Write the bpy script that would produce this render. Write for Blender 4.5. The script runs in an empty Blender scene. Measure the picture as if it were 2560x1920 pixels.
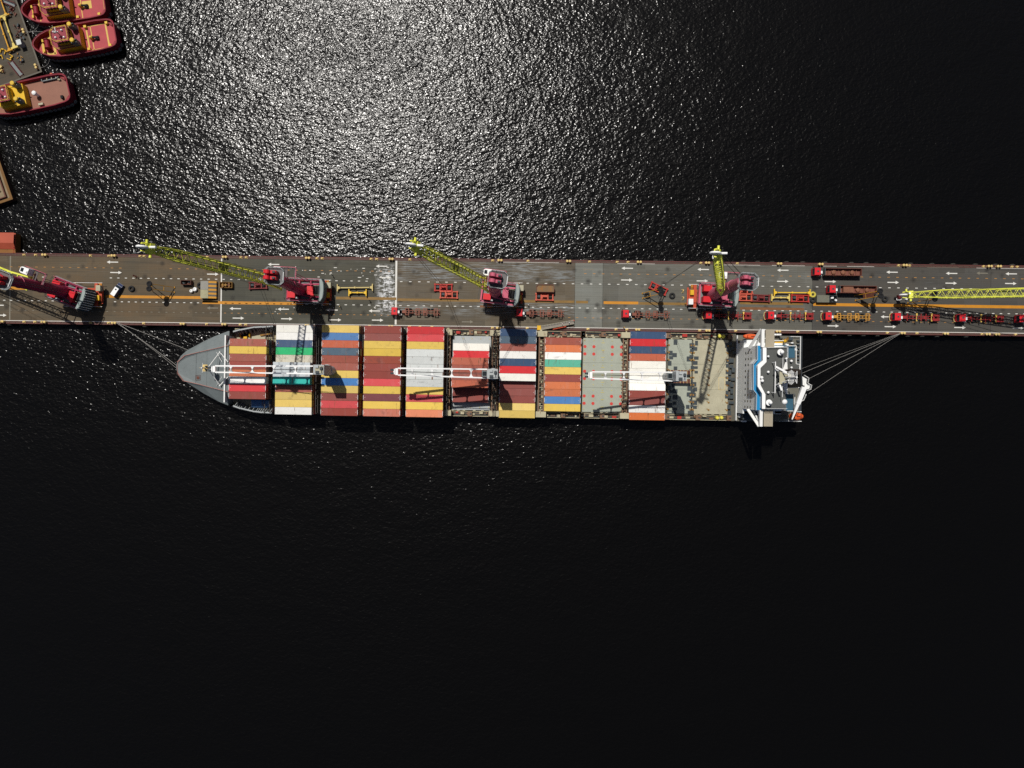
import bpy, bmesh, math, random
from mathutils import Vector, Matrix
R = math.radians
random.seed(7)
# ---------------------------------------------------------------- camera, world, sun, exposure
FPX, H = 1775.0, 244.0           # focal length in photo pixels, camera height above the pier deck (m)
scene = bpy.context.scene
cam = bpy.data.cameras.new('camera'); camo = bpy.data.objects.new('camera', cam)
scene.collection.objects.link(camo); scene.camera = camo
cam.sensor_fit = 'HORIZONTAL'; cam.sensor_width = 36.0; cam.lens = FPX/2560*36
cam.clip_start = 1; cam.clip_end = 12000
camo.location = (0, 0, H)        # looking straight down, image top = world +Y
SUN_EL, SUN_T = 61.5, math.tan(R(28.5))
sdx, sdy = -0.395, 0.919         # horizontal direction towards the sun
world = bpy.data.worlds.new('World'); scene.world = world; world.use_nodes = True
wn = world.node_tree
sky = wn.nodes.new('ShaderNodeTexSky'); sky.sky_type = 'NISHITA'; sky.sun_disc = False
sky.sun_elevation = R(SUN_EL); sky.sun_rotation = math.atan2(sdx, sdy)
sky.air_density = .7; sky.dust_density = 1.6; sky.ozone_density = 0
wn.links.new(sky.outputs[0], wn.nodes['Background'].inputs[0])
wn.nodes['Background'].inputs[1].default_value = 0.05
sl = bpy.data.lights.new('sun', 'SUN'); sl.energy = 4.2; sl.angle = R(0.53); sl.color = (1, .965, .91)
so = bpy.data.objects.new('sun', sl); scene.collection.objects.link(so)
d = Vector((sdx*math.cos(R(SUN_EL)), sdy*math.cos(R(SUN_EL)), math.sin(R(SUN_EL))))
so.rotation_euler = d.to_track_quat('Z', 'Y').to_euler(); so.location = d*300
vs = scene.view_settings; vs.view_transform = 'Standard'; vs.look = 'None'; vs.exposure = 0; vs.gamma = 1
scene.cycles.max_bounces = 5; scene.cycles.glossy_bounces = 3; scene.cycles.diffuse_bounces = 3
scene.cycles.caustics_reflective = False; scene.cycles.caustics_refractive = False
scene.cycles.use_denoising = False
COL = scene.collection
WATER_Z = -2.9

# ---------------------------------------------------------------- coordinates
def P(px, py, z=0.0):
    k = (H-z)/FPX
    return Vector(((px-1280)*k, (960-py)*k, z))
class Frame:
    """local metres of a big thing that stands turned in the place"""
    def __init__(s, px, py, z, deg):
        s.o = P(px, py, z); s.o.z = 0; s.a = R(deg); s.deg = deg
    def loc(s, px, py, z):
        w = P(px, py, z)-s.o; c, n = math.cos(-s.a), math.sin(-s.a)
        return Vector((w.x*c-w.y*n, w.x*n+w.y*c, z))
    def world(s, x, y, z=0):
        c, n = math.cos(s.a), math.sin(s.a)
        return Vector((s.o.x+x*c-y*n, s.o.y+x*n+y*c, z))
PIER = Frame(1280, 736, 0, -0.72)
SHIP = Frame(1111, 931.5, 1.0, -0.96)

# ---------------------------------------------------------------- materials
def lin(c): c /= 255; return c/12.92 if c <= .04045 else ((c+.055)/1.055)**2.4
def alb(r, g, b, f=1.3): return tuple(min(.85, lin(v)/f) for v in (r, g, b))
MATS = {}
def nodes_of(name):
    m = bpy.data.materials.new(name); m.use_nodes = True; nt = m.node_tree
    return m, nt, nt.nodes['Principled BSDF']
def N(nt, t, **kw):
    n = nt.nodes.new(t)
    for k, v in kw.items():
        if k in ('op',): n.operation = v
        elif k.startswith('i_'): n.inputs[int(k[2:])].default_value = v
        else: setattr(n, k, v)
    return n
def mixc(nt, fac, a, b, bt='MIX'):
    n = nt.nodes.new('ShaderNodeMix'); n.data_type = 'RGBA'; n.blend_type = bt
    for s, v in ((0, fac), (6, a), (7, b)):
        if hasattr(v, 'node'): nt.links.new(v, n.inputs[s])
        elif isinstance(v, (int, float)): n.inputs[s].default_value = v
        else: n.inputs[s].default_value = (*v, 1)
    return n.outputs[2]
def ramp(nt, src, lo, hi):
    n = nt.nodes.new('ShaderNodeMapRange'); n.clamp = True
    nt.links.new(src, n.inputs[0]); n.inputs[1].default_value = lo; n.inputs[2].default_value = hi
    return n.outputs[0]
def math_(nt, op, a, b=None):
    n = nt.nodes.new('ShaderNodeMath'); n.operation = op
    for i, v in enumerate((a, b)):
        if v is None: continue
        if hasattr(v, 'node'): nt.links.new(v, n.inputs[i])
        else: n.inputs[i].default_value = v
    return n.outputs[0]
def coords(nt, sc=(1, 1, 1), rnd=True):
    tc = nt.nodes.new('ShaderNodeTexCoord'); mp = nt.nodes.new('ShaderNodeMapping')
    nt.links.new(tc.outputs['Object'], mp.inputs[0]); mp.inputs[3].default_value = sc
    if rnd:
        oi = nt.nodes.new('ShaderNodeObjectInfo')
        k = math_(nt, 'MULTIPLY', oi.outputs['Random'], 97.0); cb = nt.nodes.new('ShaderNodeCombineXYZ')
        for i in range(3): nt.links.new(k, cb.inputs[i])
        nt.links.new(cb.outputs[0], mp.inputs[1])
    return mp.outputs[0]
def noise(nt, vec, scale, detail=4, rough=.6):
    n = nt.nodes.new('ShaderNodeTexNoise'); nt.links.new(vec, n.inputs['Vector'])
    n.inputs['Scale'].default_value = scale; n.inputs['Detail'].default_value = detail; n.inputs['Roughness'].default_value = rough
    return n.outputs[0]
RUST = (.13, .05, .022)
def paint(name, rgb, rough=.55, rust=.0, var=.18, metal=0, sc=1.0, rustc=RUST, f=1.3, raw=None, dirt=.25, ribs=0, weather=0, spec=.18):
    """painted or bare surface with uneven tone, grime and (optionally) rust blooms"""
    if name in MATS: return MATS[name]
    m, nt, b = nodes_of(name); base = raw or alb(*rgb, f)
    v = coords(nt); big = noise(nt, v, .35*sc, 3); fine = noise(nt, v, 2.4*sc, 5, .7)
    lo = tuple(c*(1-var) for c in base); hi = tuple(min(.9, c*(1+var)) for c in base)
    c = mixc(nt, big, lo, hi)
    grime = ramp(nt, fine, .52, .75)
    c = mixc(nt, math_(nt, 'MULTIPLY', grime, dirt), c, tuple(x*.45+.012 for x in base))
    if rust:
        st = noise(nt, coords(nt, (.9, .22, .5)), 1.3*sc, 6, .75)
        mk = ramp(nt, st, .70-.22*rust, .78-.2*rust)
        c = mixc(nt, mk, c, rustc)
    if weather:
        oi = nt.nodes.new('ShaderNodeObjectInfo')
        pale = tuple(min(.75, x*.55+.16) for x in base)
        pk = noise(nt, coords(nt, (.5, .12, .5)), 1.1, 4, .7)
        c = mixc(nt, math_(nt, 'MULTIPLY', ramp(nt, pk, .54, .74), .34*max(0, weather-.3)), c, pale)
        bl = noise(nt, coords(nt, (.30, .5, .5)), .8, 5, .75)
        c = mixc(nt, math_(nt, 'MULTIPLY', ramp(nt, bl, .58, .66), min(.9, .62*weather)), c, tuple(x*.5+.02 for x in base))
        sr = noise(nt, coords(nt, (1.6, .18, .5)), 1.0, 3, .6)
        c = mixc(nt, math_(nt, 'MULTIPLY', ramp(nt, sr, .64, .69), min(.9, .75*weather)), c, (.16, .075, .035))
        k = nt.nodes.new('ShaderNodeMapRange'); nt.links.new(oi.outputs['Random'], k.inputs[0]); k.inputs[3].default_value = .84; k.inputs[4].default_value = 1.12
        hs = nt.nodes.new('ShaderNodeHueSaturation'); nt.links.new(c, hs.inputs['Color']); nt.links.new(k.outputs[0], hs.inputs['Value'])
        k2 = nt.nodes.new('ShaderNodeMapRange'); nt.links.new(math_(nt, 'FRACT', math_(nt, 'MULTIPLY', oi.outputs['Random'], 7.13)), k2.inputs[0]); k2.inputs[3].default_value = .93; k2.inputs[4].default_value = 1.08
        nt.links.new(k2.outputs[0], hs.inputs['Saturation']); c = hs.outputs[0]
    b.inputs['Specular IOR Level'].default_value = spec
    nt.links.new(c, b.inputs['Base Color']); b.inputs['Roughness'].default_value = rough; b.inputs['Metallic'].default_value = metal
    if ribs:
        sp = nt.nodes.new('ShaderNodeSeparateXYZ'); nt.links.new(coords(nt, rnd=False), sp.inputs[0])
        s = math_(nt, 'SINE', math_(nt, 'MULTIPLY', sp.outputs[0], ribs))
        bp = nt.nodes.new('ShaderNodeBump'); bp.inputs[0].default_value = .35; bp.inputs[1].default_value = .04
        nt.links.new(s, bp.inputs['Height']); nt.links.new(bp.outputs[0], b.inputs['Normal'])
    MATS[name] = m; return m
def glassm(name='dark glass'):
    if name in MATS: return MATS[name]
    m, nt, b = nodes_of(name); b.inputs['Base Color'].default_value = (.012, .018, .022, 1); b.inputs['Roughness'].default_value = .12
    MATS[name] = m; return m
crimson = paint('crane crimson', None, raw=(.33, .028, .075), var=.10, rust=.0, rough=.45, dirt=.03)
pinkred = paint('faded crane red', None, raw=(.47, .10, .15), var=.15, rust=.1)
cranebase = paint('chassis orange red', None, raw=(.42, .065, .03), var=.2, rust=.3)
boomy = paint('boom yellow', None, raw=(.68, .69, .085), var=.12, rough=.5, rust=.08, dirt=.15)
yellow = paint('safety yellow', None, raw=(.62, .36, .02), var=.15, rust=.25)
paleyel = paint('worn yellow', None, raw=(.60, .44, .17), var=.15, rust=.3)
white = paint('white paint', None, raw=(.72, .72, .69), var=.06, rust=.12)
whitec = paint('clean white', None, raw=(.78, .78, .76), var=.04, dirt=.1)
lgrey = paint('light grey paint', None, raw=(.34, .36, .36), var=.12, rust=.2)
mgrey = paint('mid grey', None, raw=(.16, .18, .18), var=.14, rust=.12)
dgrey = paint('dark grey', None, raw=(.045, .055, .06), var=.2)
black = paint('black rubber', None, raw=(.012, .012, .013), var=.3, rough=.85, spec=.25)
soot = paint('soot', None, raw=(.006, .0055, .005), var=.3, rough=.9, spec=.12)
rustbrown = paint('rust brown', None, raw=(.115, .042, .028), var=.25, rust=.5, rustc=(.16, .07, .03))
ochre = paint('rusty ochre', None, raw=(.26, .14, .03), var=.3, rust=.8)
redeq = paint('equipment red', None, raw=(.36, .03, .022), var=.2, rust=.3)
dred = paint('dark red', None, raw=(.10, .012, .014), var=.2, rust=.3)
cabred = paint('truck red', None, raw=(.56, .022, .03), var=.06, rough=.35, dirt=.12)
orange = paint('lifeboat orange', None, raw=(.62, .10, .025), var=.1)
olive = paint('deck olive', None, raw=(.30, .27, .17), var=.25, rust=.5, rustc=(.24, .11, .04))
hatchm = paint('hatch green grey', None, raw=(.31, .33, .27), var=.16, rust=.32, rustc=(.24, .15, .07), dirt=.35)
hatchb = paint('hatch beige', None, raw=(.37, .345, .245), var=.2, rust=.42, rustc=(.22, .14, .07), dirt=.45)
bowgrey = paint('bow cover grey', None, raw=(.145, .165, .165), var=.2, rust=.2, rustc=(.17, .12, .07), dirt=.5)
concrete = paint('concrete', None, raw=(.23, .22, .19), var=.2, dirt=.5)
glass = glassm()
rope = paint('rope', None, raw=(.30, .285, .26), var=.2)
wire = paint('wire rope', None, raw=(.03, .03, .03), var=.2)

# ---------------------------------------------------------------- mesh builder
class MB:
    def __init__(s): s.v = []; s.f = []; s.m = []
    def add(s, vs_, fs, m=0):
        o = len(s.v); s.v += [tuple(v) for v in vs_]
        for f in fs: s.f.append([i+o for i in f]); s.m.append(m)
        return s
    def box(s, x0, y0, z0, x1, y1, z1, m=0, T=None):
        if x0 > x1: x0, x1 = x1, x0
        if y0 > y1: y0, y1 = y1, y0
        vs_ = [Vector(p) for p in ((x0,y0,z0),(x1,y0,z0),(x1,y1,z0),(x0,y1,z0),(x0,y0,z1),(x1,y0,z1),(x1,y1,z1),(x0,y1,z1))]
        if T: vs_ = [T @ v for v in vs_]
        return s.add(vs_, ((0,3,2,1),(4,5,6,7),(0,1,5,4),(1,2,6,5),(2,3,7,6),(3,0,4,7)), m)
    def cbox(s, cx, cy, z0, lx, ly, hz, m=0, rot=0, T=None):
        M = Matrix.Translation((cx, cy, z0)) @ Matrix.Rotation(R(rot), 4, 'Z')
        if T: M = T @ M
        return s.box(-lx/2, -ly/2, 0, lx/2, ly/2, hz, m, M)
    def prism(s, poly, z0, z1, m=0, mtop=None, top=None):
        """poly ccw list of (x,y); z0/z1 numbers or per-vertex lists; top = other outline for the upper end"""
        n = len(poly); q = top or poly
        if sum(poly[i][0]*poly[(i+1)%n][1]-poly[(i+1)%n][0]*poly[i][1] for i in range(n)) < 0:
            poly = poly[::-1]; q = q[::-1]
            if isinstance(z0, list): z0 = z0[::-1]
            if isinstance(z1, list): z1 = z1[::-1]
        a = z0 if isinstance(z0, list) else [z0]*n; b = z1 if isinstance(z1, list) else [z1]*n
        vs_ = [(p[0], p[1], a[i]) for i, p in enumerate(poly)]+[(p[0], p[1], b[i]) for i, p in enumerate(q)]
        s.add(vs_, [list(range(n))[::-1]]+[(i, (i+1) % n, n+(i+1) % n, n+i) for i in range(n)], m)
        o = len(s.v)-n; s.f.append([o+i for i in range(n)]); s.m.append(m if mtop is None else mtop)
        return s
    def tube(s, p0, p1, r0, r1=None, n=8, m=0, cap=True):
        p0, p1 = Vector(p0), Vector(p1); r1 = r0 if r1 is None else r1
        ax = (p1-p0)
        if ax.length < 1e-6: return s
        ax.normalize(); u = ax.orthogonal().normalized(); w = ax.cross(u)
        vs_ = [p+(u*math.cos(2*math.pi*i/n)+w*math.sin(2*math.pi*i/n))*r for p, r in ((p0, r0), (p1, r1)) for i in range(n)]
        fs = [(i, (i+1) % n, n+(i+1) % n, n+i) for i in range(n)]
        if cap: fs += [tuple(range(n))[::-1], tuple(range(n, 2*n))]
        return s.add(vs_, fs, m)
    def path(s, pts, r, n=5, m=0):
        for a, b in zip(pts, pts[1:]): s.tube(a, b, r, r, n, m)
        return s
    def beam(s, p0, p1, w, h, m=0):
        """rectangular bar, w across (horizontal), h upright"""
        p0, p1 = Vector(p0), Vector(p1); ax = (p1-p0); L = ax.length
        if L < 1e-6: return s
        ax.normalize(); up = Vector((0, 0, 1)) if abs(ax.z) < .95 else Vector((1, 0, 0))
        sd = up.cross(ax).normalized(); up = ax.cross(sd)
        vs_ = [p+sd*(i*w/2)+up*(j*h/2) for p in (p0, p1) for i, j in ((-1,-1),(1,-1),(1,1),(-1,1))]
        return s.add(vs_, ((0,3,2,1),(4,5,6,7),(0,1,5,4),(1,2,6,5),(2,3,7,6),(3,0,4,7)), m)
    def lathe(s, prof, n=16, m=0, T=None):
        """prof: list of (r,z)"""
        vs_ = []; fs = []
        for r, z in prof:
            for i in range(n): vs_.append(Vector((r*math.cos(2*math.pi*i/n), r*math.sin(2*math.pi*i/n), z)))
        for k in range(len(prof)-1):
            for i in range(n): fs.append((k*n+i, k*n+(i+1) % n, (k+1)*n+(i+1) % n, (k+1)*n+i))
        fs.append(tuple(range(n))[::-1]); fs.append(tuple(range((len(prof)-1)*n, len(prof)*n)))
        if T: vs_ = [T @ v for v in vs_]
        return s.add(vs_, fs, m)
    def torus(s, R0, r, n=18, k=8, m=0, T=None):
        vs_ = []; fs = []
        for i in range(n):
            a = 2*math.pi*i/n
            for j in range(k):
                b = 2*math.pi*j/k; q = R0+r*math.cos(b)
                vs_.append(Vector((q*math.cos(a), q*math.sin(a), r*math.sin(b))))
        for i in range(n):
            for j in range(k):
                fs.append((i*k+j, ((i+1) % n)*k+j, ((i+1) % n)*k+(j+1) % k, i*k+(j+1) % k))
        if T: vs_ = [T @ v for v in vs_]
        return s.add(vs_, fs, m)
    def rail(s, pts, h=1.1, r=.035, step=2.0, m=0):
        for a, b in zip(pts, pts[1:]):
            a, b = Vector(a), Vector(b); L = (b-a).length; k = max(1, round(L/step))
            for i in range(k+1):
                q = a.lerp(b, i/k); s.tube(q, q+Vector((0, 0, h)), r, r, 4, m)
            for zz in (h, h*.55): s.tube(a+Vector((0, 0, zz)), b+Vector((0, 0, zz)), r, r, 4, m)
        return s
    def mesh(s, name, mats):
        me = bpy.data.meshes.new(name); me.from_pydata(s.v, [], s.f)
        for mt in (mats if isinstance(mats, (list, tuple)) else [mats]): me.materials.append(mt)
        me.polygons.foreach_set('material_index', s.m); me.update()
        return me
    def build(s, name, mats, parent=None, loc=None, rz=None, smooth=False):
        me = s.mesh(name, mats)
        if smooth: me.polygons.foreach_set('use_smooth', [True]*len(me.polygons))
        o = bpy.data.objects.new(name, me); COL.objects.link(o)
        if parent: o.parent = parent
        if loc is not None: o.location = loc
        if rz is not None: o.rotation_euler.z = rz
        return o
def tag(o, label, cat, group=None):
    o['label'] = label; o['category'] = cat; o['kind'] = 'thing'
    if group: o['group'] = group
    return o
def empty(name, loc, rz, label, cat, group=None):
    o = bpy.data.objects.new(name, None); o.empty_display_size = .5; COL.objects.link(o)
    o.location = loc; o.rotation_euler.z = rz
    return tag(o, label, cat, group)
def copy_tree(o, parent=None):
    kids = [c for c in COL.objects if c.parent == o]
    c = o.copy(); COL.objects.link(c)
    if parent: c.parent = parent
    for k in kids: copy_tree(k, c)
    return c
def place(src, first, px, py, deg, label, group=None, z=0.0):
    """the first call moves the built thing itself, later calls move a copy of it"""
    o = src if first else copy_tree(src)
    o.location = P(px, py, z); o.rotation_euler.z = R(deg); o['label'] = label
    if group: o['group'] = group
    return o
ORD = ['first','second','third','fourth','fifth','sixth','seventh','eighth','ninth','tenth','eleventh','twelfth','thirteenth','fourteenth',
       'fifteenth','sixteenth','seventeenth','eighteenth','nineteenth','twentieth','twenty-first','twenty-second','twenty-third','twenty-fourth','twenty-fifth',
       'twenty-sixth','twenty-seventh','twenty-eighth','twenty-ninth','thirtieth','thirty-first','thirty-second','thirty-third','thirty-fourth','thirty-fifth',
       'thirty-sixth','thirty-seventh','thirty-eighth','thirty-ninth','fortieth']+['later']*60

# ================================================================ WATER
def build_water():
    m, nt, b = nodes_of('water')
    b.inputs['Base Color'].default_value = (.0022, .0020, .0017, 1)
    b.inputs['IOR'].default_value = 1.333; b.inputs['Specular IOR Level'].default_value = .42; b.inputs['Roughness'].default_value = .19
    tc = nt.nodes.new('ShaderNodeTexCoord')
    def layer(scale, st, rot, detail, ro, dist=0.0):
        mp = nt.nodes.new('ShaderNodeMapping'); nt.links.new(tc.outputs['Object'], mp.inputs[0])
        mp.inputs[2].default_value = (0, 0, R(rot)); mp.inputs[3].default_value = (st, 1, 1)
        n = nt.nodes.new('ShaderNodeTexNoise'); nt.links.new(mp.outputs[0], n.inputs['Vector'])
        n.inputs['Scale'].default_value = scale; n.inputs['Detail'].default_value = detail; n.inputs['Roughness'].default_value = ro
        n.inputs['Distortion'].default_value = dist
        return n.outputs[0]
    swell = layer(.13, .7, 24, 2, .5)
    chop = layer(.80, .75, 22, 2, .55, .3)
    chop2 = layer(1.6, .7, -28, 1, .5, .2)
    gust = layer(.012, .5, -20, 3, .6)
    amp = math_(nt, 'ADD', math_(nt, 'MULTIPLY', ramp(nt, gust, .35, .65), .5), .75)
    h = math_(nt, 'ADD', math_(nt, 'MULTIPLY', chop, .62), math_(nt, 'MULTIPLY', chop2, .26))
    h = math_(nt, 'ADD', math_(nt, 'MULTIPLY', h, amp), math_(nt, 'MULTIPLY', swell, .9))
    # calmer water in the lee of the pier and ship, and away from the fetch on the right
    sp = nt.nodes.new('ShaderNodeSeparateXYZ'); nt.links.new(tc.outputs['Object'], sp.inputs[0])
    patch = math_(nt, 'MULTIPLY', ramp(nt, layer(.02, .6, 15, 3, .6), .3, .7), 14.0)
    lee = math_(nt, 'ADD', math_(nt, 'MULTIPLY', ramp(nt, math_(nt, 'ADD', sp.outputs[1], patch), -30, 50), .47), .53)
    lee2 = math_(nt, 'SUBTRACT', 1.0, math_(nt, 'MULTIPLY', ramp(nt, math_(nt, 'SUBTRACT', sp.outputs[0], patch), 5, 110), .27))
    h = math_(nt, 'MULTIPLY', h, math_(nt, 'MULTIPLY', lee, lee2))
    bp = nt.nodes.new('ShaderNodeBump'); bp.inputs['Strength'].default_value = 1; bp.inputs['Distance'].default_value = WAVE
    nt.links.new(h, bp.inputs['Height']); nt.links.new(bp.outputs[0], b.inputs['Normal'])
    w = MB().add([(-4000,-4000,0),(4000,-4000,0),(4000,4000,0),(-4000,4000,0)], [(0,1,2,3)]).build('water', m, loc=(0, 0, WATER_Z))
    w['kind'] = 'structure'
WAVE = .47
build_water()
# ================================================================ PIER
def deck_mat(name, base, brown, brown_amt, scuff_amt, splat=None, grid=.5):
    m, nt, b = nodes_of(name)
    base = alb(*base, 1.0); brown = alb(*brown, 1.05)
    v = coords(nt, rnd=False)
    vs1 = coords(nt, (.06, 1, 1), False); vs2 = coords(nt, (.11, 1.9, 1), False)
    blot = noise(nt, v, .09, 4); fine = noise(nt, v, 2.2, 5, .7)
    stre = noise(nt, vs1, .9, 5, .7); st2 = noise(nt, vs2, 1.3, 6, .75)
    c = mixc(nt, math_(nt, 'MULTIPLY', ramp(nt, math_(nt, 'ADD', blot, math_(nt, 'MULTIPLY', stre, .6)), .55, 1.0), brown_amt), base, brown)
    dk = tuple(x*.55 for x in base)
    c = mixc(nt, math_(nt, 'MULTIPLY', ramp(nt, fine, .5, .8), .35), c, dk)
    c = mixc(nt, math_(nt, 'MULTIPLY', ramp(nt, noise(nt, coords(nt, (.035, .8, 1), False), 1.1, 3, .6), .5, .62), .30), c, tuple(x*.62 for x in base))
    # pale scuffing where the paint has been rubbed off in streaks along the traffic
    sc = math_(nt, 'MULTIPLY', ramp(nt, st2, .57-.09*scuff_amt, .66-.09*scuff_amt), min(1, scuff_amt))
    sc = math_(nt, 'MULTIPLY', sc, ramp(nt, noise(nt, coords(nt, (.45, 1, 1), False), .13, 3), .48-.1*scuff_amt, .62-.1*scuff_amt))
    spy = nt.nodes.new('ShaderNodeSeparateXYZ'); nt.links.new(v, spy.inputs[0]); yy = spy.outputs[1]
    lane = math_(nt, 'MAXIMUM', math_(nt, 'MULTIPLY', ramp(nt, yy, 3.8, 5.4), ramp(nt, yy, 12, 10)), math_(nt, 'MULTIPLY', ramp(nt, yy, -2.6, -3.6), ramp(nt, yy, -8.2, -6.2)))
    sc = math_(nt, 'MULTIPLY', sc, math_(nt, 'ADD', math_(nt, 'MULTIPLY', lane, .9), .1))
    c = mixc(nt, sc, c, (.21, .225, .225))
    # every repaired plate has its own tone
    s0 = nt.nodes.new('ShaderNodeSeparateXYZ'); nt.links.new(v, s0.inputs[0]); cb = nt.nodes.new('ShaderNodeCombineXYZ')
    nt.links.new(math_(nt, 'FLOOR', math_(nt, 'DIVIDE', s0.outputs[0], 9.15)), cb.inputs[0]); nt.links.new(math_(nt, 'FLOOR', math_(nt, 'DIVIDE', s0.outputs[1], 4.56)), cb.inputs[1])
    wn_ = nt.nodes.new('ShaderNodeTexWhiteNoise'); nt.links.new(cb.outputs[0], wn_.inputs['Vector'])
    c = mixc(nt, math_(nt, 'MULTIPLY', ramp(nt, wn_.outputs[0], .45, 1.0), .28), c, tuple(x*.5 for x in base))
    c = mixc(nt, math_(nt, 'MULTIPLY', ramp(nt, wn_.outputs[0], .22, 0), .30*max(.4, scuff_amt)), c, tuple(min(.3, x*1.9) for x in base))
    # oil drips
    vo = nt.nodes.new('ShaderNodeTexVoronoi'); nt.links.new(v, vo.inputs['Vector']); vo.inputs['Scale'].default_value = .22
    c = mixc(nt, math_(nt, 'MULTIPLY', ramp(nt, math_(nt, 'ADD', vo.outputs['Distance'], math_(nt, 'MULTIPLY', fine, .28)), .40, .20), .7), c, (.018, .016, .014))
    soot_ = noise(nt, coords(nt, (.8, 1, 1), False), .055, 6, .75)
    c = mixc(nt, math_(nt, 'MULTIPLY', ramp(nt, soot_, .60, .74), .7), c, (.026, .023, .020))
    tyre = noise(nt, coords(nt, (.02, 1, 1), False), 1.4, 2, .5)
    c = mixc(nt, math_(nt, 'MULTIPLY', ramp(nt, tyre, .60, .68), .35), c, (.03, .028, .026))
    # plate seams
    sp = nt.nodes.new('ShaderNodeSeparateXYZ'); nt.links.new(v, sp.inputs[0])
    for ax, per, wd in ((0, 3.05, .035), (1, .76, .045)):
        fr = math_(nt, 'FRACT', math_(nt, 'DIVIDE', sp.outputs[ax], per))
        c = mixc(nt, math_(nt, 'MULTIPLY', math_(nt, 'LESS_THAN', fr, wd/per*1.2), grid*.6), c, tuple(x*1.7+.01 for x in base))
    if splat:   # white paint worn off in blocks
        x0, x1 = splat
        g = math_(nt, 'MULTIPLY', ramp(nt, sp.outputs[0], x0, x0+3.5), ramp(nt, sp.outputs[0], x1, x1-1.0))
        w1 = noise(nt, coords(nt, (1.6, 1.2, 1), False), .55, 6, .8); br = noise(nt, coords(nt, (.35, 3.0, 1), False), 1.1, 3, .6)
        mk = ramp(nt, math_(nt, 'ADD', math_(nt, 'MULTIPLY', w1, .55), math_(nt, 'MULTIPLY', br, .5)), .52, .56)
        g = math_(nt, 'MULTIPLY', g, math_(nt, 'MULTIPLY', ramp(nt, sp.outputs[1], 10.5, 6.0), ramp(nt, sp.outputs[1], -8.5, -4.5)))
        c = mixc(nt, math_(nt, 'MULTIPLY', g, mk), c, (.55, .56, .56))
        w2 = noise(nt, coords(nt, (.5, 2.4, 1), False), 1.0, 5, .8)
        g2 = math_(nt, 'MULTIPLY', ramp(nt, sp.outputs[0], x0-24, x0-6), ramp(nt, w2, .70, .72))
        c = mixc(nt, math_(nt, 'MULTIPLY', g2, .8), c, (.5, .5, .49))
    nt.links.new(c, b.inputs['Base Color']); b.inputs['Roughness'].default_value = .8; b.inputs['Specular IOR Level'].default_value = .2
    return m
def pl(px, py, z=0): return PIER.loc(px, py, z)
TOPY = lambda px: 632.7+px*.0121          # outer edges of the pier in the photograph
BOTY = lambda px: 808.0+px*.0129
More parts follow.
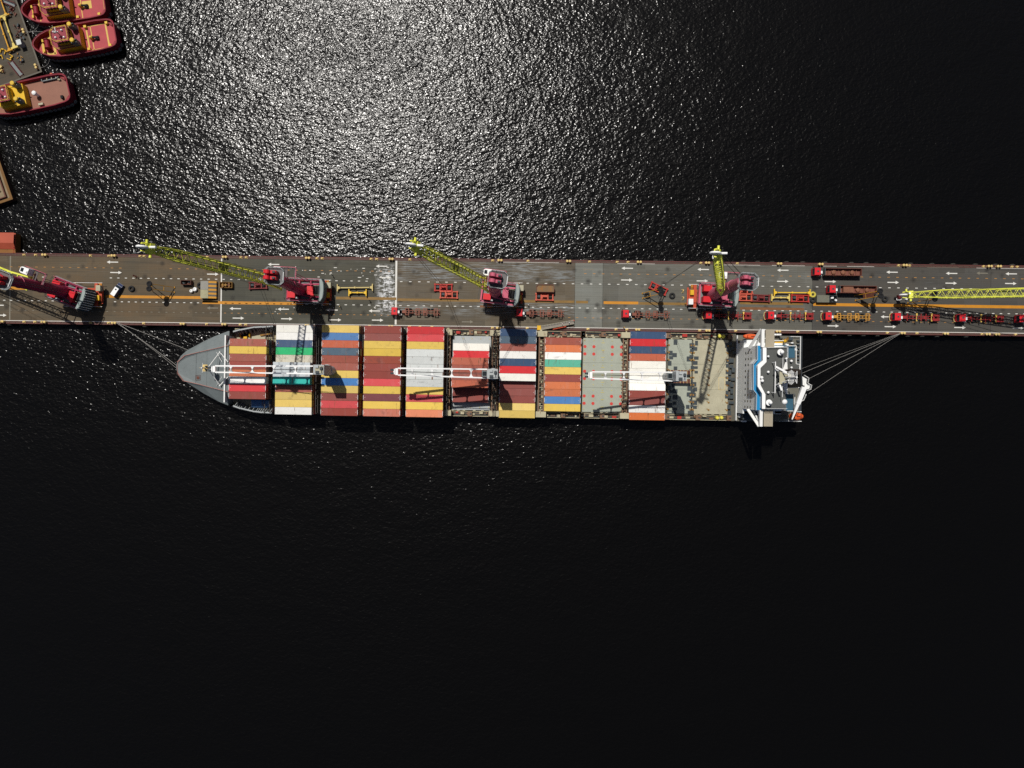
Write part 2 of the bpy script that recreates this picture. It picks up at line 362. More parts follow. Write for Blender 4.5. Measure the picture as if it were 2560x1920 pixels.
def build_pier():
    brownish = (84, 75, 60)
    mats = [deck_mat('deck brown asphalt', (80, 74, 62), (98, 80, 58), .8, .25),
            deck_mat('deck dark asphalt', (72, 72, 64), (84, 76, 60), .3, .25, (pl(935, 736).x, pl(990, 736).x)),
            deck_mat('deck worn asphalt', (86, 80, 69), (94, 80, 60), .6, 1.0),
            deck_mat('deck pale concrete', (112, 114, 108), (104, 100, 88), .5, .5),
            deck_mat('deck grey asphalt', (92, 92, 86), (90, 82, 66), .45, .5),
            deck_mat('deck new asphalt', (70, 69, 66), (78, 70, 58), .5, .15)]
    steel = paint('pier edge rust red', None, raw=(.12, .045, .04), var=.25, rust=.5)
    kerb = paint('pier edge grey', None, raw=(.075, .045, .035), var=.3, rust=.4)
    hullm = paint('pontoon side', None, raw=(.03, .02, .016), var=.3, rust=.5)
    edges = [-260, 25, 553, 990, 1437, 1507, 2031, 2477, 2900]
    idx = [0, 0, 1, 2, 3, 4, 5, 5]
    t, bt = pl(1280, TOPY(1280)).y, pl(1280, BOTY(1280)).y
    b = MB()
    for i in range(8):
        x0, x1 = pl(edges[i], 736).x, pl(edges[i+1], 736).x
        b.prism([(x0+.04, bt+.9), (x1-.04, bt+.9), (x1-.04, t-.9), (x0+.04, t-.9)], -.5, 0, idx[i])
    x0, x1 = pl(edges[0], 736).x, pl(edges[-1], 736).x
    b.box(x0, bt+.02, -3.4, x1, t-.02, -.5, 7)
    root = b.build('pier', mats+[steel, hullm, kerb], loc=PIER.o, rz=PIER.a); root['kind'] = 'structure'
    e = MB()     # edge beams with stiffener brackets
    for y, s in ((t, -1), (bt, 1)):
        e.box(x0, y, -1.2, x1, y+s*.24, .16, 0)
        e.box(x0, y+s*.24, -.5, x1, y+s*.90, .03, 2)
        e.box(x0, y+s*.80, .03, x1, y+s*.895, .10, 0)
        x = x0
        while x < x1:
            e.beam((x, y+s*.24, .07), (x+.5, y+s*.8, .07), .12, .14, 0); x += 1.95
    o = e.build('edge_beam', [steel, hullm, kerb], root)
    # painted markings, 4 mm sheets
    wm = paint('marking white', None, raw=(.60, .59, .54), var=.1, dirt=.5); wf = paint('marking faded', None, raw=(.17, .155, .12), var=.25, dirt=.6)
    om = paint('marking orange', None, raw=(.36, .18, .05), var=.25, dirt=.6); ym = paint('marking amber', None, raw=(.47, .20, .018), var=.2, dirt=.5)
    yf = paint('marking amber worn', None, raw=(.20, .115, .03), var=.35, dirt=.8); br = paint('marking brown worn', None, raw=(.17, .075, .03), var=.4, dirt=.8)
    mk = MB(); Z = .004
    def rect(px0, py0, px1, py1, m):
        a, c = pl(px0, py0), pl(px1, py1)
        mk.add([(a.x, a.y, Z), (a.x, c.y, Z), (c.x, c.y, Z), (c.x, a.y, Z)], [(0, 1, 2, 3)], m)
    def strip(px0, px1, yf_, w, m):    # band following the pier axis, yf_ = its photo y at px0
        a, c = pl(px0, yf_), pl(px1, yf_)
        mk.add([(a.x, a.y-w/2, Z), (c.x, a.y-w/2, Z), (c.x, a.y+w/2, Z), (a.x, a.y+w/2, Z)], [(0, 1, 2, 3)], m)
    def arrow(px, py, dr, m=0):
        p = pl(px, py); L = 3.95
        def q(x, y): return (p.x+dr*x, p.y+y, Z+.004)
        pts = [q(-L/2, -.17), q(L/2-1.15, -.17), q(L/2-1.15, -.56), q(L/2, 0), q(L/2-1.15, .56), q(L/2-1.15, .17), q(-L/2, .17)]
        mk.add(pts, [list(range(7)) if dr > 0 else list(range(7))[::-1]], m)
    for x, y in ((281,655.2),(684,661),(588,771.5),(708,773),(830,775),(936,777.3),(954,665.5),(1568,670.6),(1758,673.6),(1957,675.5),(2230,680.5),(2216,792),(2379,683.5),(2528,684.6),(-5,763)):
        arrow(x, y, -1)
    for x, y in ((290,681.3),(596,795.3),(717,797),(839,799.7),(944,800.3),(1567,700),(1756,702.3),(1957,703.4),(2076,704),(2233,706),(2378,708),(2527,708.8),(2083,814.7),(2226,816.7),(2400,818.8),(2546,820.6),(2,788),(963,693.5),(532,685.4)):
        arrow(x, y, 1)
    arrow(531, 770, -1, 1); arrow(1169, 804.6, 1, 1); arrow(1470, 673.6, -1, 1); arrow(2455, 683, -1, 1)
    def dashes(y0, sl, px0, px1, per, ln, w, m, skip=()):
        x = px0
        while x < px1:
            if not any(a < x < c for a, c in skip): strip(x, x+ln, y0+sl*x, w, m)
            x += per
    dashes(666.5, .0120, 25, 990, 21, 6, .20, 2, ((300, 420),)); dashes(666.5, .0120, 1460, 2560, 22.3, 6.4, .22, 2)
    dashes(691.2, .0127, 30, 930, 18.8, 5.6, .24, 0, ((120, 262),)); dashes(691.2, .0127, 1000, 2560, 22.6, 6.2, .24, 0)
    dashes(750.4, .0134, 8, 720, 17.3, 5.4, .24, 0, ((160, 270), (506, 560))); dashes(750.4, .0134, 725, 2560, 19.5, 6, .24, 0)
    dashes(775.2, .0131, 25, 560, 18.5, 5, .18, 1); dashes(775.2, .0131, 560, 990, 17, 5, .20, 2); dashes(775.2, .0131, 1420, 2560, 20, 6, .20, 2)
    for px0, px1, y, w, m in ((-40,132,719.5,.98,3),(264,506,741,.95,3),(506,740,756,1.0,3),(840,991,745,.95,4),(993,1436,749,.85,4),(1440,1470,755,.9,4),(1509,1596,756.5,.95,3),(1598,1740,758.5,.9,4),
                              (1850,2008,757.5,.9,4),(1850,2010,771,.9,5),(2033,2600,761,1.02,3),(1200,1262,766,.8,5),(2160,2164,766,.3,5)):
        strip(px0, px1, y, w, m)
    random.seed(4)
    for k in range(80):     # flecks of paint left on the dark asphalt
        fx = 985-random.random()**1.6*340; fy = random.choice((random.gauss(677, 6), random.gauss(688, 7), random.gauss(772, 7)))
        w = random.uniform(1, 7)*random.random(); p = pl(fx, fy); mk.add([(p.x, p.y, Z-.0025), (p.x+.15+w*.16, p.y, Z-.0025), (p.x+.15+w*.16, p.y+.22, Z-.0025), (p.x, p.y+.22, Z-.0025)], [(0, 1, 2, 3)], 0)
    rect(728, 745, 740, 752, 3); rect(505, 752, 545, 757, 4)
    for px, w, m in ((25, .42, 1), (553, .42, 0), (990, .62, 0)):
        p = pl(px, 736); mk.add([(p.x-w/2, bt+1.3, Z-.002), (p.x+w/2, bt+1.3, Z-.002), (p.x+w/2, t-1.0, Z-.002), (p.x-w/2, t-1.0, Z-.002)], [(0, 1, 2, 3)], m)
    mk.box(x0, bt+.92, .001, x1, bt+1.12, .012, 0)        # continuous quay-edge line on the ship's side
    x = pl(1240, 650).x
    while x < x1-3:
        L = random.uniform(4, 22); mk.box(x, t-1.05, .001, x+L, t-.92, .010, random.choice((0, 0, 1))); x += L+random.uniform(1, 8)
    o = mk.build('road_markings', [wm, wf, om, ym, yf, br], loc=PIER.o, rz=PIER.a); o['kind'] = 'structure'
build_pier()

# ---------------------------------------------------------------- mooring gear on the edges
def make_bollard():
    root = empty('twin_bollard', (0, 0, 0), 0, 'x', 'bollard')
    MB().box(-.85, -.38, 0, .85, .38, .10).build('base_plate', rustbrown, root)
    for s in (-1, 1):
        MB().lathe([(.33, .1), (.30, .2), (.27, .85), (.40, .95), (.42, 1.12), (.25, 1.22)], 14).build('post', paleyel, root, loc=(s*.47, 0, 0), smooth=False)
    return root
boll = make_bollard(); first = [True]
def edge_row(xs, edge, dz, maker, words, grp, cat, off):
    for k, px in enumerate(sorted(xs)):
        y = (TOPY(px)+off) if edge == 'far' else (BOTY(px)-off)
        place(maker, first[0], px, y, PIER.deg, words.format(ORD[k]), grp, .03); first[0] = False
edge_row([114.5,287,564,771,979,1250,1421,1597,1767,1946.5,2049.5,2259,2470.5,2493.5], 'far', 0, boll, 'yellow twin bollard on the open-water edge of the pier, {} from the left', 'mooring bollards on the pier', 'bollard', 4.0)
edge_row([8,112.5,288,459,562.5,770,978,1246.5,1593,1768,1943.5,2045.5,2254,2361.5,2465.5,2489], 'ship', 0, boll, 'yellow twin bollard on the pier edge facing the ship, {} from the left', 'mooring bollards on the pier', 'bollard', 4.0)
b = MB(); b.box(-.48, -.36, 0, .48, .36, .08, 0); b.cbox(-.2, 0, .08, .34, .6, .3, 0); b.cbox(.2, .12, .08, .4, .3, .22, 0); b.tube((-.45, 0, .36), (.45, 0, .36), .1, .1, 8, 0)
cleat = tag(b.build('mooring_cleat', paleyel), 'x', 'cleat'); first[0] = True
edge_row([61,90,227,273,351,361,519,603,616,793,806,928,942,1025,1232,1320,1474,1543,1570,1752,1843,2246,2273,2458,2529,2542], 'far', 0, cleat, 'small pale yellow mooring cleat on the open-water pier edge, {} from the left', 'mooring cleats on the pier', 'cleat', 3.6)
edge_row([61,88,227,272,360,517,601,615,924,1024,1050,1080,1231,1318,1470,1540,1567,1749,1839,1994,2218,2292,2454,2538], 'ship', 0, cleat, 'small pale yellow mooring cleat on the ship-side pier edge, {} from the left', 'mooring cleats on the pier', 'cleat', 4.2)
b = MB(); b.torus(.62, .26, 18, 8, 0, Matrix.Rotation(R(90), 4, 'X')); b.tube((0, -.22, 0), (0, .22, 0), .5, .5, 14, 0); b.tube((-.3, 0, .6), (-.3, 0, 1.5), .04, .04, 4, 0); b.tube((.3, 0, .6), (.3, 0, 1.5), .04, .04, 4, 0)
fend = tag(b.build('tyre_fender', paint('fender rubber', None, raw=(.05, .047, .04), var=.3, rough=.8)), 'x', 'fender'); first[0] = True
def fenders(xs, far):
    for k, px in enumerate(xs):
        lx = pl(px, 736).x; ly = pl(1280, TOPY(1280)).y+.36 if far else pl(1280, BOTY(1280)).y-.36
        o = fend if first[0] else fend.copy()
        if not first[0]: COL.objects.link(o)
        first[0] = False; w = PIER.world(lx, ly); o.location = (w.x, w.y, -1.15); o.rotation_euler.z = PIER.a
        o['label'] = ('black tyre fender hanging on the open-water side of the pier, %s from the left' if far else 'black tyre fender hanging on the ship side of the pier, %s from the left') % ORD[k]
        o['group'] = 'tyre fenders along the pier'
fenders([330,420,500,655,692,728,764,800,836,880,1030,1130,1330,1376,1465,1505,1545,1640,1680,1860,1896,1932,1968,2009,2065,2131,2168,2222,2279,2333,2386,2442,2492,2535], True)
fenders([20,360,2054,2090,2128,2163,2198,2235,2274,2310,2347,2420], False)

# ---------------------------------------------------------------- other floating pieces on the left edge
def pontoon():
    root = empty('link_pontoon', P(0, 608, -.4), R(-.7), 'low red-decked pontoon block against the open-water side of the pier, far left', 'pontoon')
    a, c = P(34, 581, .6), P(-60, 640, .6); o = root.location
    x0, x1, y0, y1 = c.x-o.x, a.x-o.x, P(0, 633.5, 0).y-o.y, a.y-o.y
    red = paint('pontoon red', None, raw=(.36, .075, .04), var=.18, rust=.3); side = paint('pontoon side rust', None, raw=(.20, .085, .02), var=.3, rust=.6)
    MB().box(x0, y0, -3.0, x1, y1, -.1).build('hull', side, root)
    b = MB(); b.add([(x0, y1, .9), (x0, (y0+y1)/2, 1.1), (x1-.02, (y0+y1)/2, 1.1), (x1-.02, y1, .9), (x0, y0+1.6, .05), (x1-.02, y0+1.6, .05)], [(0, 1, 2, 3), (1, 4, 5, 2)], 0)
    b.prism([(x0, y1), (x1-.02, y1), (x1-.02, y0+1.6), (x0, y0+1.6)], -.1, .04, 0)
    b.build('ramp_plate', red, root)
    b = MB(); b.rail([(x1-.2, y0+.2, -.1), (x1-.2, y0+2.2, -.1)], 1.0, .05, 1.0); b.build('railing', redeq, root)
pontoon()
def barge(name, corner, ang, L, W, ztop, mats, label, rimw):
    o = P(*corner, ztop)
    root = empty(name, (o.x, o.y, 0), R(ang), label, 'barge')
    MB().box(-L, 0, WATER_Z-.6, 0, W, ztop-.02).build('hull', mats[1], root)
    b = MB(); b.box(-L+rimw, rimw, ztop-.02, -rimw, W-rimw, ztop+.02, 0); b.build('deck', mats[0], root)
    b = MB()
    for x0, y0, x1, y1 in ((-L, 0, 0, rimw), (-L, W-rimw, 0, W), (-rimw, rimw, 0, W-rimw)): b.box(x0, y0, ztop-.02, x1, y1, ztop+.16)
    b.build('coaming', mats[2], root)
    return root
bdk = deck_mat('barge deck', (70, 67, 58), (80, 68, 56), .8, .3); bsd = paint('barge side', None, raw=(.05, .025, .018), var=.3, rust=.5)
# local +y runs from the corner towards the upper left, local -x away to the lower left
BARGE = barge('work_barge', (106, 180), 19.5, 45, 60, -1.3, (bdk, bsd, paint('barge rim', None, raw=(.10, .09, .07), var=.3, rust=.4)), 'grey-decked work barge at the upper left with yellow beams on its deck', .5)
OB = barge('rusty_barge', (33, 498), 19, 30, 40, -1.0, (paint('barge inner deck', None, raw=(.20, .15, .09), var=.35, rust=.6), bsd, paint('barge orange rim', None, raw=(.15, .075, .02), var=.3, rust=.5)), 'rusty orange barge cut by the left edge, below the tugs', .9)
b = MB(); b.box(-29, 1.2, -.98, -1.6, 1.5, -.2); b.box(-2.0, 1.5, -.98, -1.6, 38, -.2); b.box(-9, 2, -.98, -8.6, 38, .3)
for k in range(8): b.path([(-8+.5*k % 5, 2.5+3*k, -.7), (-3-.3*k, 4+3.2*k, -.7)], .12, 5)
b.build('deck_frame', rustbrown, OB)
def barge_at(px, py): return P(px, py, -1.28)
# ================================================================ CONTAINER SHIP
SL = SHIP.loc
ship = empty('container_ship', SHIP.o, SHIP.a, 'long grey container ship moored along the pier', 'ship')
def sb(mb, px0, py0, px1, py1, z0, z1, m=0):
    """box whose TOP face covers these photo pixels at height z1"""
    a, c = SL(px0, (py0+py1)/2, z1), SL(px1, (py0+py1)/2, z1); cx = (px0+px1)/2
    t, u = SL(cx, py0, z1), SL(cx, py1, z1)
    return mb.box(a.x, u.y, z0, c.x, t.y, z1, m)
HULLTOP = 1.2
def build_hull():
    hullm = paint('hull dark', None, raw=(.035, .04, .045), var=.2, rust=.2)
    up = [(443,905),(452,890),(466,877),(510,853),(536,841),(570,828),(583,825.5),(601,821),(637,814.6),(655,814)]
    lo = [(441,924),(447,939),(456,950),(474,960),(510,984),(547,1004),(583,1018),(601,1024),(637,1032),(655,1034)]
    b = MB(); zf = 6.0
    tip = SL(440, 914, zf)
    U = [SL(x, y, zf) for x, y in up]; L = [SL(x, y, zf) for x, y in lo]
    ymax = SL(1111, 822.5, HULLTOP).y; ymin = SL(1111, 1040.5, HULLTOP).y
    poly = [(tip.x, tip.y)]+[(p.x, max(ymin, p.y)) for p in L]+[(p.x, min(ymax, p.y)) for p in U[::-1]]
    n = len(poly)
    low = [(p[0]+(6.5*(1-abs(p[1])/15) if p[0] < poly[8][0] else 0), p[1]*.80 if p[0] < poly[6][0] else p[1]*.93) for p in poly]
    # bow shell as one closed hull: flared upper outline over a finer waterline
    b.add([(q[0], q[1], WATER_Z-1) for q in low]+[(p[0], p[1], zf) for p in poly],
          [(i, (i+1) % n, n+(i+1) % n, n+i) for i in range(n) if i not in (n//2,)]+[list(range(n))[::-1]], 0)
    xb = SL(655, 925, zf).x; xe = SL(2003, 940, HULLTOP).x
    b.box(xb, ymin, WATER_Z-1, SL(1838, 940, HULLTOP).x, ymax, HULLTOP, 0)
    sx = SL(1838, 940, HULLTOP).x
    b.prism([(sx, ymin), (xe-6, ymin), (xe, ymin+3), (xe, ymax-.4), (sx, ymax-.4)], WATER_Z-1, HULLTOP+.6, 0)
    b.build('hull', hullm, ship)
    # low foredeck floor behind the bow cover
    b = MB(); xa = SL(572, 925, 6).x
    b.box(xa, ymin+1.6, 1.0, SL(690, 925, 1.3).x, ymax-1.0, 1.35)
    b.build('foredeck', olive, ship)
    # bulwark with stiffeners on both sides
    for S_, sg in ((U, -1), (L, 1)):
        b = MB()
        pts = [p for p in S_ if p.x > xa+.2]
        pts = [Vector((p.x, min(ymax, max(ymin, p.y)), 0)) for p in pts]+[Vector((SL(688, 925, 3).x, ymax if sg < 0 else ymin, 0))]
        for p, q in zip(pts, pts[1:]):
            b.beam((p.x, p.y+sg*.2, 3.6), (q.x, q.y+sg*.2, 3.6), .22, 4.7, 0); b.beam((p.x, p.y+sg*.5, 6.05), (q.x, q.y+sg*.4, 6.05), .4, .16, 1)
        for k in range(14):
            f = .02+k*.07; i = min(len(pts)-2, int(f*(len(pts)-1))); q = pts[i].lerp(pts[i+1], f*(len(pts)-1)-i)
            b.prism([(q.x, q.y+sg*.3), (q.x+.18, q.y+sg*.3), (q.x+.18, q.y+sg*2.2), (q.x, q.y+sg*2.2)], 1.35, [6, 6, 2.0, 2.0] if sg > 0 else [6, 6, 2.0, 2.0], 1)
        b.build('bulwark', [paint('hull inside', None, raw=(.10, .11, .11), var=.2), lgrey], ship)
    # turtle-back cover over the forecastle
    rt = [SL(463, 889, 8.2), SL(500, 880, 8.4), SL(572, 864, 8.9)]; rb = [SL(460, 952, 8.2), SL(500, 961, 8.4), SL(572, 979.5, 8.9)]
    nose = [SL(445, 905, 7.6), SL(443, 917, 7.5), SL(445, 932, 7.6)]
    out_u = [p for p in U if p.x < xa]+[Vector((xa, SL(572, 827.5, 6).y, 6))]; out_l = [p for p in L if p.x < xa]+[Vector((xa, SL(572, 1013.5, 6).y, 6))]
    b = MB()
    top = nose[::-1]  # lower -> upper around the nose
    ring = [rb[2], rb[1], rb[0], nose[2], nose[1], nose[0], rt[0], rt[1], rt[2]]
    b.add(ring, [list(range(9))], 0)
    def skirt(inner, outer):
        vs_ = inner+outer; ni = len(inner); fs = []; i = j = 0
        while i < ni-1 or j < len(outer)-1:
            if j == len(outer)-1 or (i < ni-1 and inner[i+1].x-inner[i].x < 1e9 and (i+1)/(ni-1) <= (j+1)/(len(outer)-1)):
                fs.append((i, ni+j, i+1)); i += 1
            else:
                fs.append((i, ni+j, ni+j+1)); j += 1
        b.add(vs_, fs, 0)
    tp = Vector((tip.x, tip.y, 6.0))
    skirt([nose[1], nose[0]]+rt, [tp]+[Vector((p.x, p.y, 6.02)) for p in out_u]); skirt([nose[1], nose[2]]+rb, [tp]+[Vector((p.x, p.y, 6.02)) for p in out_l])
    # aft bulkhead of the cover
    b.add([(xa, out_u[-1].y, 1.3), (xa, out_l[-1].y, 1.3), (xa, out_l[-1].y, 6.02), rb[2], rt[2], (xa, out_u[-1].y, 6.02)], [(0, 1, 2, 3, 4, 5)], 0)
    b.build('bow_cover', bowgrey, ship)
    b = MB()       # welded deck seams and a hatch rim on the cover
    for f in (.25, .5, .75):
        x = rt[0].x+(rt[2].x-rt[0].x)*f; zz = 8.2+.7*f+.035; b.beam((x, rb[0].y+(rb[2].y-rb[0].y)*f+.2, zz), (x, rt[0].y+(rt[2].y-rt[0].y)*f-.2, zz), .07, .03)
    b.build('weld_seams', mgrey, ship)
    b = MB()
    for rr in (rt, rb):
        ps = [Vector((p.x, p.y, p.z+.15)) for p in ([nose[0] if rr is rt else nose[2]]+rr)]
        b.path(ps, .08, 5, 0); b.rail([p-Vector((0, 0, .15)) for p in ps], .9, .03, 2.4, 0)
    b.path([Vector((p.x, p.y, p.z+.12)) for p in nose], .07, 5, 0)
    hx = SL(495, 944, 8.5); b.path([(hx.x-.8, hx.y-.8, 8.50), (hx.x+.8, hx.y-.8, 8.50), (hx.x+.8, hx.y+.8, 8.50), (hx.x-.8, hx.y+.8, 8.50), (hx.x-.8, hx.y-.8, 8.50)], .05, 4, 1)
    b.cbox(hx.x, hx.y, 8.45, .9, .9, .12, 1)
    b.build('bow_railing', [paint('rail pink', None, raw=(.36, .17, .14), var=.2), rustbrown], ship)
    b = MB(); b.box(xa-.2, SL(572, 1006, 9.4).y, 1.3, xa+.22, SL(572, 838, 9.4).y, 9.45, 0)
    b.build('breakwater', white, ship)
    # foremast with its spreading legs
    m0 = SL(533, 921, 8.6); b = MB()
    b.tube(m0, m0+Vector((0, 0, 9)), .28, .2, 10, 0); T = m0+Vector((0, 0, 8.2))
    b.cbox(m0.x, m0.y, m0.z+6.2, 1.6, 2.2, .15, 1); b.tube(T+Vector((0, -1.6, 0)), T+Vector((0, 1.6, 0)), .06, .06, 5, 0)
    b.cbox(m0.x+.5, m0.y-.5, m0.z+6.35, .5, .5, .7, 2); b.cbox(m0.x+.5, m0.y+.5, m0.z+6.35, .5, .5, .7, 2); b.tube(T+Vector((-1.3, 0, -.4)), T+Vector((.6, 0, -.4)), .05, .05, 5, 1)
    for py in (880.5, 963.8):
        e = SL(552, py, 8.9); b.tube(e, e+Vector((0, 0, 1.0)), .22, .22, 8, 0); b.tube(e+Vector((0, 0, .7)), m0+Vector((.3, 0, 5.0)), .14, .14, 6, 0); q = SL(570, 905 if py < 920 else 942, 9.2)
        b.tube(e+Vector((0, 0, .7)), q, .16, .16, 6, 0); b.tube(e+Vector((-1.3, 0, .2)), q+Vector((-1.6, 0, 1.0)), .07, .07, 5, 0)
    b.build('foremast', [white, paleyel, dgrey], ship)
    # mooring winch and crates on the foredeck
    b = MB(); w = SL(612, 839, 3)
    b.cbox(w.x, w.y, 1.35, 1.2, 2.0, 1.3, 0); b.tube((w.x-1.6, w.y+.3, 2.3), (w.x+1.6, w.y+.3, 2.3), .7, .7, 12, 1); b.tube((w.x-1.7, w.y+.3, 2.3), (w.x-1.45, w.y+.3, 2.3), 1.0, 1.0, 12, 0); b.tube((w.x+1.45, w.y+.3, 2.3), (w.x+1.7, w.y+.3, 2.3), 1.0, 1.0, 12, 0)
    b.beam((w.x+5, w.y+.2, 2.2), (w.x+9, w.y+.9, 2.6), .5, .6, 2); b.cbox(w.x+4, w.y+1.4, 1.35, 2.4, 1.0, .9, 3)
    b.build('mooring_winch', [yellow, black, ochre, hatchb], ship)
build_hull()
def build_decks():
    b = MB(); ymax = SL(1111, 822.5, HULLTOP).y; ymin = SL(1111, 1040.5, HULLTOP).y
    x0, x1 = SL(688, 927, 1.2).x, SL(1838, 943, 1.2).x
    b.box(x0, ymin+.02, 1.2, x1, ymax-.02, 1.24)
    b.build('main_deck', paint('main deck dark', None, raw=(.10, .095, .075), var=.35, rust=.5, dirt=.6), ship)
    b = MB()     # hatch coamings under every bay
    for (p0, p1) in HATCH:
        a, c = SL(p0, 930, 1.9).x, SL(p1, 940, 1.9).x
        b.box(a+.3, -12.2, 1.24, c-.3, 12.2, 1.6)
    b.build('hatch_coaming', paint('coaming', None, raw=(.24, .23, .17), var=.25, rust=.6), ship)
    # hatch covers, each panel its own
    for i, (p0, p1) in enumerate(HATCH):
        a, c = SL(p0, 930, 2.0).x, SL(p1, 940, 2.0).x
        for k, (v0, v1) in enumerate(((-12.6, -4.25), (-4.2, 4.2), (4.25, 12.6))):
            h = MB(); h.box(a, v0, 1.6, c, v1, 2.0, 0)
            if i in (5, 8):    # empty hatches: sockets and red discs painted on top
                for fx in (.03, .27, .50, .73, .97):
                    for vv in (v0+.9, (v0+v1)/2, v1-.9):
                        h.cbox(a+(c-a)*fx, vv, 2.0, .34, .26, .06, 1)
                if i == 8:
                    for fx in (.045, .27, .735, .965):
                        for vv in ((v0+v1)/2-1.25, (v0+v1)/2+1.25):
                            h.lathe([(.55, 2.0), (.55, 2.006)], 14, 2, Matrix.Translation((a+(c-a)*fx, vv, 0)))
                    for vv in ((v0+v1)/2-2.4, (v0+v1)/2+.1, (v0+v1)/2+2.6): h.cbox(a+(c-a)*.5, vv, 2.0, 1.1, .22, .02, 1)
            h.build('hatch_cover', [hatchm if i in (8,) else (lgrey if i == 5 else hatchb), paint('socket ochre', None, raw=(.42, .36, .12), var=.3, rust=.4), paint('disc red', None, raw=(.50, .05, .04), var=.1)], ship)
# photo x-ranges of the hatches at z = 2
HATCH = [(693,781),(806,893),(910,998),(1016,1105),(579,662),(1131,1226),(1248,1336),(1364,1452),(1457,1556),(1572,1662)]
build_decks()
def big_hatches():
    """bare beige covers between the last stack and the deckhouse, with dark plates for lashing-gear shadows along their ends"""
    for p0, p1 in ((1670, 1728), (1732, 1820)):
        a, c = SL(p0, 940, 2.2).x, SL(p1, 940, 2.2).x
        for v0, v1 in ((-12.6, -4.25), (-4.2, 4.2), (4.25, 12.6)):
            h = MB(); h.box(a, v0, 1.24, c, v1, 2.2, 0)
            for fx in ((.02, .98) if p0 < 1700 else (.02, .46, .98)):
                for q in range(3):
                    y = v0+1.4+2.5*q; x = a+(c-a)*fx
                    h.cbox(x, y, 2.2, .55, .5, .22, 1); h.cbox(x-.5, y+.3, 2.2, .3, .3, .12, 1)
            h.build('hatch_cover', [hatchb if p0 > 1700 else hatchm, ochre], ship)
    random.seed(5)
    for px in (1676, 1686, 1722, 1730, 1738, 1819, 1826, 1833):   # thin dark grey plates standing in for shadows of the lashing gear
        y = -12.2
        while y < 12:
            w = random.uniform(.8, 1.7); l = random.uniform(.9, 1.7)
            if random.random() < .66 and not (px < 1726 and abs(y) < 2.6): x = SL(px, 940, 2.3).x; MB().cbox(x+random.uniform(-.4, .4), y, 2.2, l, w, .10+random.random()*.08, 0).build('gear_shadow_plate', dgrey, ship)
            y += w+random.uniform(.25, 1.1)
    b = MB(); a, c = SL(1797, 943, 2.25), SL(1812, 975, 2.25)
    for q in ((a.x, c.y, c.x, c.y+.1), (a.x, a.y-.1, c.x, a.y), (a.x, c.y, a.x+.1, a.y), (c.x-.1, c.y, c.x, a.y)): b.box(q[0], q[1], 2.2, q[2], q[3], 2.215, 0)
    b.build('painted_frame', paleyel, ship)
big_hatches()
